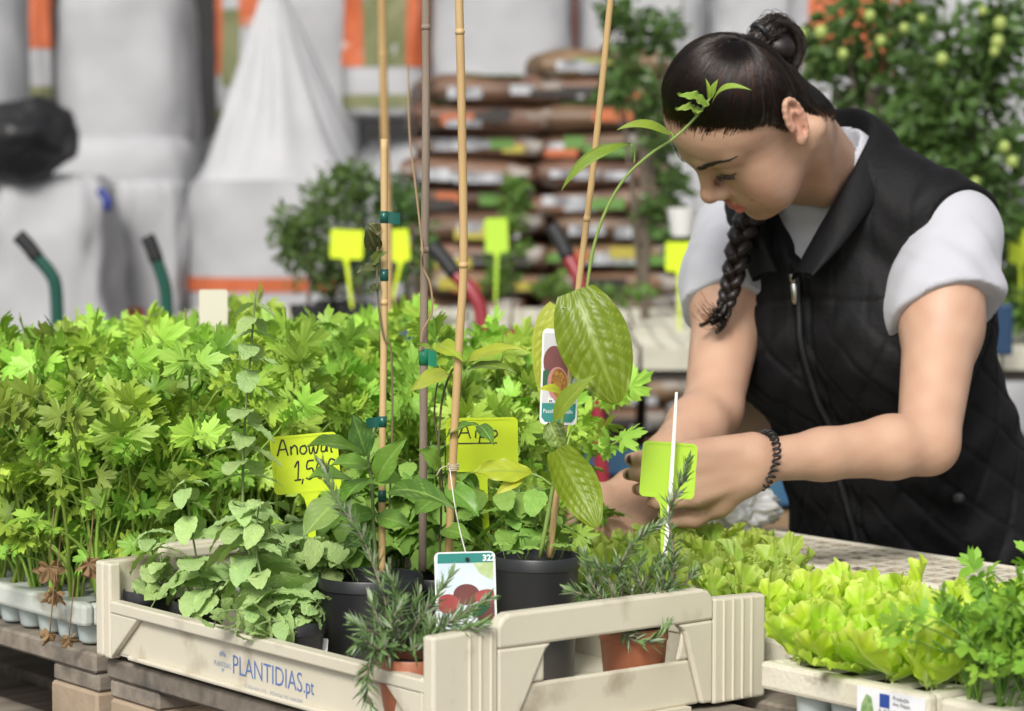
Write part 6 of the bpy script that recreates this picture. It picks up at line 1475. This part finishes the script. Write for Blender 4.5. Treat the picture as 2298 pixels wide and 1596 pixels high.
# the tied bag: body and a gathered cone
cb = W(612, 700, 11.2); root = empty('bulk_bag', (cb.x, 11.6, .02), 'white bulk bag gathered and tied into a tall cone, orange band below', 'bulk bag', 'white bulk bags in the store')
z_ = lambda y: W(600, y, 11.2).z
rxb = (W(815, 500, 11.2).x - W(408, 500, 11.2).x) / 2
prof = dense([(rxb * .95, rxb * .9, .03), (rxb * 1.0, rxb * .95, .25), (rxb, rxb * .95, z_(640)), (rxb * 1.01, rxb * .95, z_(470)), (rxb * .96, rxb * .92, z_(405))], 30)
mb = MB(); mb.grid(bag_surface(cb.x, 11.6, prof, .3, .02, 40, 48)); rooted(mb.build('bag', m_bag, None, True), root)
pr = [p for p in prof if z_(682) <= p[2] <= z_(608)]
mb = MB(); mb.grid(bag_surface(cb.x, 11.6, pr, .3, .02, 40, ang=(185, 305), out=.004)); rooted(mb.build('printed_panel', m_orange, None, True), root)
G_ = []
for k in range(26):
    t = k / 25; z = lerp(z_(415), z_(-70), t); r = rxb * lerp(.99, .06, t ** .80); row = []
    for j in range(73):
        a = 2 * math.pi * j / 72; pl = math.sin(a * 13 + 2 * math.sin(a * 3)) * .10 * min(1, t * 2.5) + .14 * math.sin(a * 5 + 1) * min(1, t * 2)
        row.append(Vector((cb.x - .03 * t + math.cos(a) * r * (1 + pl), 11.6 + math.sin(a) * r * .9 * (1 + pl), z + .02 * math.sin(a * 7) * (1 - t))))
    G_.append(row)
mb = MB(); mb.grid(G_); rooted(mb.build('gathered_top', mat('woven_white_top', (.45, .45, .46), .7, c2=(.39, .39, .40), nscale=5, bump=.25, bscale=60), None, True), root)

# ---- soil sacks stacked on a pallet
m_sack = mat('soil_sack', (.175, .10, .055), .5, c2=(.065, .036, .022), nscale=5, rnd=.35, hue=.015, c3=(.24, .22, .19), n3scale=6, n3lo=.58, n3hi=.62)
m_lab = [mat('sack_print_white', (.46, .47, .49), .5, c2=(.16, .16, .17), nscale=16, namt=1.5), mat('sack_print_green', (.10, .22, .04), .5), mat('sack_print_orange', (.45, .12, .04), .5), mat('sack_print_dark', (.03, .025, .022), .5), mat('sack_print_yellow', (.40, .34, .05), .5)]
pz = empty('pallet', (W(1225, 700, 9.3).x, 9.4, 0), 'low pallet under the soil sacks', 'pallet')
for k in range(6): mb = MB(); mb.box((-.56 + .19 * k, -.05, .11), (-.42 + .19 * k, 1.0, .14)); rooted2(mb.build('deck_board', m_brownw), pz)
for y in (0, .45, .9): mb = MB(); mb.box((-.56, y, 0), (.55, y + .09, .108)); rooted2(mb.build('stringer_board', m_brownw), pz)
def sack_mesh(seed, w, l, h):
    G_ = []; n = 14
    for i in range(n + 1):
        row = []; v = i / n * 2 - 1
        for j in range(25):
            a = 2 * math.pi * j / 24; e = .45; c, s = math.cos(a), math.sin(a); q = (1 - abs(v) ** 6 * .55)
            x = math.copysign(abs(c) ** e, c) * w / 2 * (1 - .05 * abs(v) ** 4); z = math.copysign(abs(s) ** e, s) * h / 2 * q
            nn = mnoise.noise(Vector((c * 2 + seed * 3, v * 3, s * 2))) * .020; row.append(Vector((x + nn, v * l / 2, z + nn)))
        G_.append(row)
    mb = MB(); mb.grid(G_); b = len(G_[0]); o = len(mb.v)
    for r_ in (0, n): mb.f.append(tuple(range(r_ * b, r_ * b + 24)) if r_ else tuple(range(0, 24))[::-1]); mb.m.append(0)
    return mb.mesh('sack', m_sack)
sm_ = [sack_mesh(i, .50, .80, .122) for i in range(5)]
rs = random.Random(9); cx = W(1225, 400, 9.3).x
layers = 16
lw = ['bottom', 'second', 'third', 'fourth', 'fifth', 'sixth', 'seventh', 'eighth', 'ninth', 'tenth', 'eleventh', 'twelfth', 'thirteenth', 'fourteenth', 'fifteenth', 'sixteenth', 'top']
for k in range(layers):
    for q in (-1, 1):
        w = .47; off = rs.uniform(-.035, .035); z = .195 + k * .098
        if k == layers - 1 and q == -1: continue
        r = empty('soil_sack', (cx + q * .225 + off, 9.75 + rs.uniform(-.05, .05), z), 'printed brown soil sack, %s layer of the stack, %s' % (lw[k], 'towards the grey branch' if q < 0 else 'towards the woman'), 'soil sack', 'soil sacks stacked behind the bench', rz=rs.uniform(-.16, .16) + (math.pi if rs.random() < .5 else 0))
        s = put('sack', rs.choice(sm_), r); s.rotation_euler = (rs.uniform(-.03, .03), rs.uniform(-.07, .07), 0)
        fl = -1 if abs(r.rotation_euler.z) < 1 else 1
        for t in range(rs.choice((3, 4, 4, 5))):
            x0 = rs.uniform(-.20, .12); ww = rs.uniform(.06, .20); z0 = rs.uniform(-.040, -.005); hh = rs.uniform(.025, .045); m = m_lab[rs.choice((0, 0, 0, 0, 1, 2, 3, 3, 4))]
            mb = MB(); G_ = [[Vector((x0 + ww * i / 4, fl * (.402 + .001 * t), z0 + hh * j)) for j in (0, 1)] for i in range(5)]; mb.grid(G_); mb.build('printed_panel', m, r)
        if k >= layers - 3:
            mb = MB(); x0 = rs.uniform(-.2, 0); mb.box((x0, -.36, .053), (x0 + .2, .36, .056)); mb.build('printed_panel', m_lab[1], r)

# ---- leafy plants behind
m_tom = leafmat('tomato_foliage', (.075, .145, .035), (.115, .20, .05), rnd=.12); m_lem = leafmat('lemon_foliage', (.06, .125, .032), (.095, .175, .042), rough=.35, rnd=.1); m_light = leafmat('light_foliage', (.11, .20, .035), (.16, .26, .05), rnd=.1)
m_fruit = mat('green_lemon', (.27, .36, .08), .5, c2=(.33, .40, .10), nscale=30); m_trunk = mat('bark', (.12, .095, .07), .9, bump=.5); m_whpot = mat('white_pot', (.62, .62, .60), .5)
def leafy(root, blobs, n, size, m, seed, name='foliage', asp=.45):
    r_ = random.Random(seed); mb = MB()
    for _ in range(n):
        c, rad = r_.choice(blobs); c = Vector(c)
        d = Vector((r_.gauss(0, 1), r_.gauss(0, 1), r_.gauss(0, 1))).normalized() * (r_.random() ** .45); p = c + Vector((d.x * rad[0], d.y * rad[1], d.z * rad[2]))
        ax = Vector((r_.gauss(0, 1), r_.gauss(0, 1), r_.gauss(-.3, .7))).normalized(); sd = ax.orthogonal().normalized(); sd = Matrix.Rotation(r_.uniform(0, 6.28), 3, ax) @ sd; up = ax.cross(sd); L = size * r_.uniform(.6, 1.25); w = L * asp
        mb.add([p, p + ax * L * .45 + sd * w * .5 - up * w * .12, p + ax * L * .5 + up * w * .08, p + ax * L * .45 - sd * w * .5 - up * w * .12, p + ax * L - up * L * .1], [(0, 1, 2), (0, 2, 3), (1, 4, 2), (2, 4, 3)])
    o = rooted(mb.build(name, m), root); o['kind'] = 'stuff'; return o
def plant(name, label, cat, base, blobs, n, size, m, seed, pot=None, group=None, trunk=.012, limbs=5):
    root = empty(name, base, label, cat, group); base = Vector(base); r_ = random.Random(seed)
    cen = sum((Vector(b[0]) for b in blobs), Vector()) / len(blobs)
    mb = MB(); mb.tube(spline([base, base.lerp(cen, .5) + Vector((.01, 0, 0)), cen], 14), [lerp(trunk, trunk * .5, i / 13) for i in range(14)], 8)
    for b in blobs:
        s = base.lerp(cen, r_.uniform(.5, .9)); mb.tube(spline([s, s.lerp(Vector(b[0]), .5) + Vector((0, 0, .02)), Vector(b[0]) + Vector((0, 0, b[1][2] * .5))], 9), [lerp(trunk * .5, trunk * .15, i / 8) for i in range(9)], 6)
    rooted(mb.build('trunk', m_trunk, None, True), root); leafy(root, blobs, n, size, m, seed + 1)
    if pot:
        mb = MB(); mb.lathe([(0, 0), (pot[0] * .75, 0), (pot[0], pot[1]), (pot[0] * .92, pot[1]), (pot[0] * .85, pot[1] - .02), (0, pot[1] - .02)], 24); o = autosmooth(mb.build('pot', pot[2])); o.location = base + Vector((0, 0, 0)) - Vector((0, 0, pot[1] - .02)); rooted(o, root); o.matrix_basis = Matrix.Translation(base - Vector((0, 0, pot[1] - .02)))
    return root
def blobs_px(items): return [(W(x, y, d), (rx * d / FPX, .12, ry * d / FPX)) for x, y, d, rx, ry in items]
tb = FZ + .05
for k, (px, d, items, lab) in enumerate(((690, 7.0, ((690, 560, 7.0, 75, 95), (650, 520, 7.0, 45, 60), (720, 470, 7.05, 55, 60)), 'bushy tomato seedling at the left end of the far bench'), (800, 7.1, ((800, 480, 7.1, 85, 110), (780, 400, 7.1, 60, 50), (840, 580, 7.1, 70, 85)), 'bushy tall tomato plant behind the taped cane'), (910, 7.2, ((910, 560, 7.2, 75, 110), (890, 450, 7.2, 55, 70)), 'tomato plant behind the grey branch cane'), (745, 7.25, ((745, 600, 7.25, 80, 75),), 'low tomato plant between the two taller ones'))):
    b = W(px, 668, d); plant('tomato_plant', lab, 'tomato plant', (b.x, d, tb), blobs_px(items), 620 if k < 3 else 300, .036, m_tom, 60 + k, (.05, .09, m_pot), 'tomato plants on the far bench', trunk=.006)
for k, (px, d, items, m, lab) in enumerate(((1145, 6.9, ((1145, 560, 6.9, 45, 70), (1150, 470, 6.9, 40, 60), (1120, 620, 6.9, 40, 40), (1160, 420, 6.9, 25, 25)), m_light, 'pale slender seedling behind the bamboo cane'), (1240, 7.3, ((1240, 640, 7.3, 45, 25),), m_light, 'low seedling on the far bench left of the big leaf'), (1420, 7.2, ((1420, 655, 7.2, 60, 18), (1350, 660, 7.2, 40, 14)), m_light, 'row of tiny seedlings on the far bench beside the woman'))):
    b = W(px, 672, d); plant('seedling_plant', lab, 'seedling', (b.x, d, FZ), blobs_px(items), (420, 150, 110)[k], .036, m, 70 + k, None, trunk=.004)
# lemon trees
def lemon(label, px, d, items, n, seed, fruits, size=.045, m=None):
    b = W(px, 700, d); root = plant('lemon_tree', label, 'lemon tree', (b.x, d, .30), blobs_px(items), int(n * .62), size * 1.15, m or m_lem, seed, (.17, .32, m_pot), 'fruit trees behind the woman', trunk=.018)
    fm = None
    for (x, y, r) in fruits:
        if fm is None:
            bm = bmesh.new(); bmesh.ops.create_uvsphere(bm, u_segments=14, v_segments=10, radius=1)
            for v in bm.verts: v.co.z *= 1.12
            fm = bpy.data.meshes.new('fruit'); bm.to_mesh(fm); bm.free(); fm.materials.append(m_fruit); fm.polygons.foreach_set('use_smooth', [True] * len(fm.polygons))
        o = put('fruit', fm); rooted(o, root); o.matrix_basis = Matrix.Translation(W(x, y, d - .16)) @ Matrix.Scale(r * .86 * d / FPX, 4)
    return root
lemon('lemon tree with pale green fruit right behind the woman\'s bun', 1930, 6.5, ((1900, 60, 6.5, 95, 90), (1990, 140, 6.5, 95, 100), (1920, 200, 6.6, 60, 80), (2040, 40, 6.5, 90, 70), (2010, 260, 6.5, 90, 70), (1850, 130, 6.6, 40, 60)), 1500, 80, ((1842, 73, 17), (1952, 36, 15), (1977, 92, 14), (1892, 122, 14), (1802, 74, 12), (2069, 43, 12), (2029, 64, 13)))
lemon('dense lemon tree with pale green fruit at the right edge', 2170, 6.3, ((2160, 120, 6.3, 100, 100), (2240, 60, 6.3, 80, 80), (2230, 200, 6.3, 90, 90), (2120, 250, 6.3, 90, 80), (2230, 330, 6.3, 90, 90), (2150, 370, 6.3, 90, 70), (2240, 460, 6.3, 80, 80), (2080, 320, 6.4, 70, 60)), 2600, 81, ((2114, 133, 16), (2244, 53, 17), (2239, 94, 17), (2232, 116, 13), (2254, 330, 15), (2272, 363, 15), (2189, 408, 12), (2205, 25, 12)))
lemon('dark leafy tree behind the woman\'s shoulder, almost without fruit', 2120, 7.0, ((2060, 420, 7.0, 110, 80), (2170, 480, 7.0, 110, 80), (2260, 540, 7.0, 90, 80), (2010, 330, 7.1, 70, 60), (2100, 180, 7.1, 120, 90)), 2000, 82, ())
lemon('dark climbing tree between the soil sacks and the woman\'s head', 1430, 7.6, ((1430, 60, 7.6, 55, 60), (1400, 140, 7.6, 55, 70), (1450, 220, 7.6, 45, 70), (1380, 200, 7.6, 35, 40), (1500, 80, 7.6, 45, 60), (1480, 300, 7.6, 40, 50), (1500, 400, 7.6, 35, 60), (1465, 470, 7.6, 35, 45), (1520, 540, 7.6, 30, 30), (1380, 30, 7.6, 35, 40)), 1500, 83, ())
b = W(1530, 530, 7.0); mb = MB(); mb.lathe([(0, 0), (.028, 0), (.04, .075), (.034, .075), (.03, .06), (0, .06)], 20, (b.x, 7.0, b.z)); hp = tag(autosmooth(mb.build('hanging_pot', m_whpot)), 'small white pot hanging left of the woman\'s braid', 'pot')
mb = MB(); mb.tube([(b.x - .035, 7, b.z + .075), (b.x, 7, b.z + .35), (b.x + .035, 7, b.z + .075)], .0015, 5); mb.tube([(b.x, 7, b.z + .35), (b.x, 7, b.z + 1.4)], .0015, 5); rooted2(mb.build('hanger', m_black), hp)
mb = MB(); mb.tube([(b.x - 3, 7, b.z + 1.4), (b.x + 3, 7, b.z + 1.4)], .012, 8); 
for sx in (-3, 3): mb.tube([(b.x + sx, 7, 0), (b.x + sx, 7, b.z + 1.42)], .02, 8)
tag(mb.build('hanging_rail', m_black, None, True), 'thin dark rail above the far bench carrying the hanging pot', 'rail')
b = W(2275, 660, 6.6)
for k, (x, y, d, lab) in enumerate(((2268, 640, 6.5, 'pale lettuce on the far bench at the right edge'), (2300, 690, 6.45, 'pale lettuce nearest the right edge on the far bench'))):
    p = W(x, y + 40, d); plant('lettuce_plant', lab, 'lettuce', (p.x, d, FZ), blobs_px(((x, y, d, 40, 38),)), 160, .055, m_light, 90 + k, None, trunk=.004)
mb = MB(); q0 = W(2255, 740, 6.1); mb.box((-.02, 0, -.06), (.02, .02, .06)); o = mb.build('blue_piece', m_bluep); o.location = q0; bevel(o, .006); tag(o, 'small unidentified dark blue piece on the far bench edge behind the vest', 'box')  # unidentified dark blue upright, shaped as a plain block
# far tags
for k, (cx, cy, d, w, h, rot, sp, m, lab) in enumerate(((778, 548, 6.6, 74, 66, -3, (790, 692), m_yel, 'yellow tag in front of the tomato plants, left of the taped cane'), (897, 550, 6.65, 44, 72, 4, (876, 692), m_yel, 'yellow tag turned edgewise right beside the taped cane'), (1114, 528, 6.7, 52, 78, 2, (1112, 680), m_lime, 'lime tag in front of the pale slender seedling'), (1524, 576, 6.5, 62, 66, 0, (1524, 742), m_yel, 'yellow tag on the far bench left of the woman\'s sleeve'), (2290, 552, 6.4, 52, 78, 0, (2292, 690), m_yel, 'yellow tag at the right edge behind the vest'))):
    price_tag(lab, cx, cy, d, w, h, rot, sp, m)
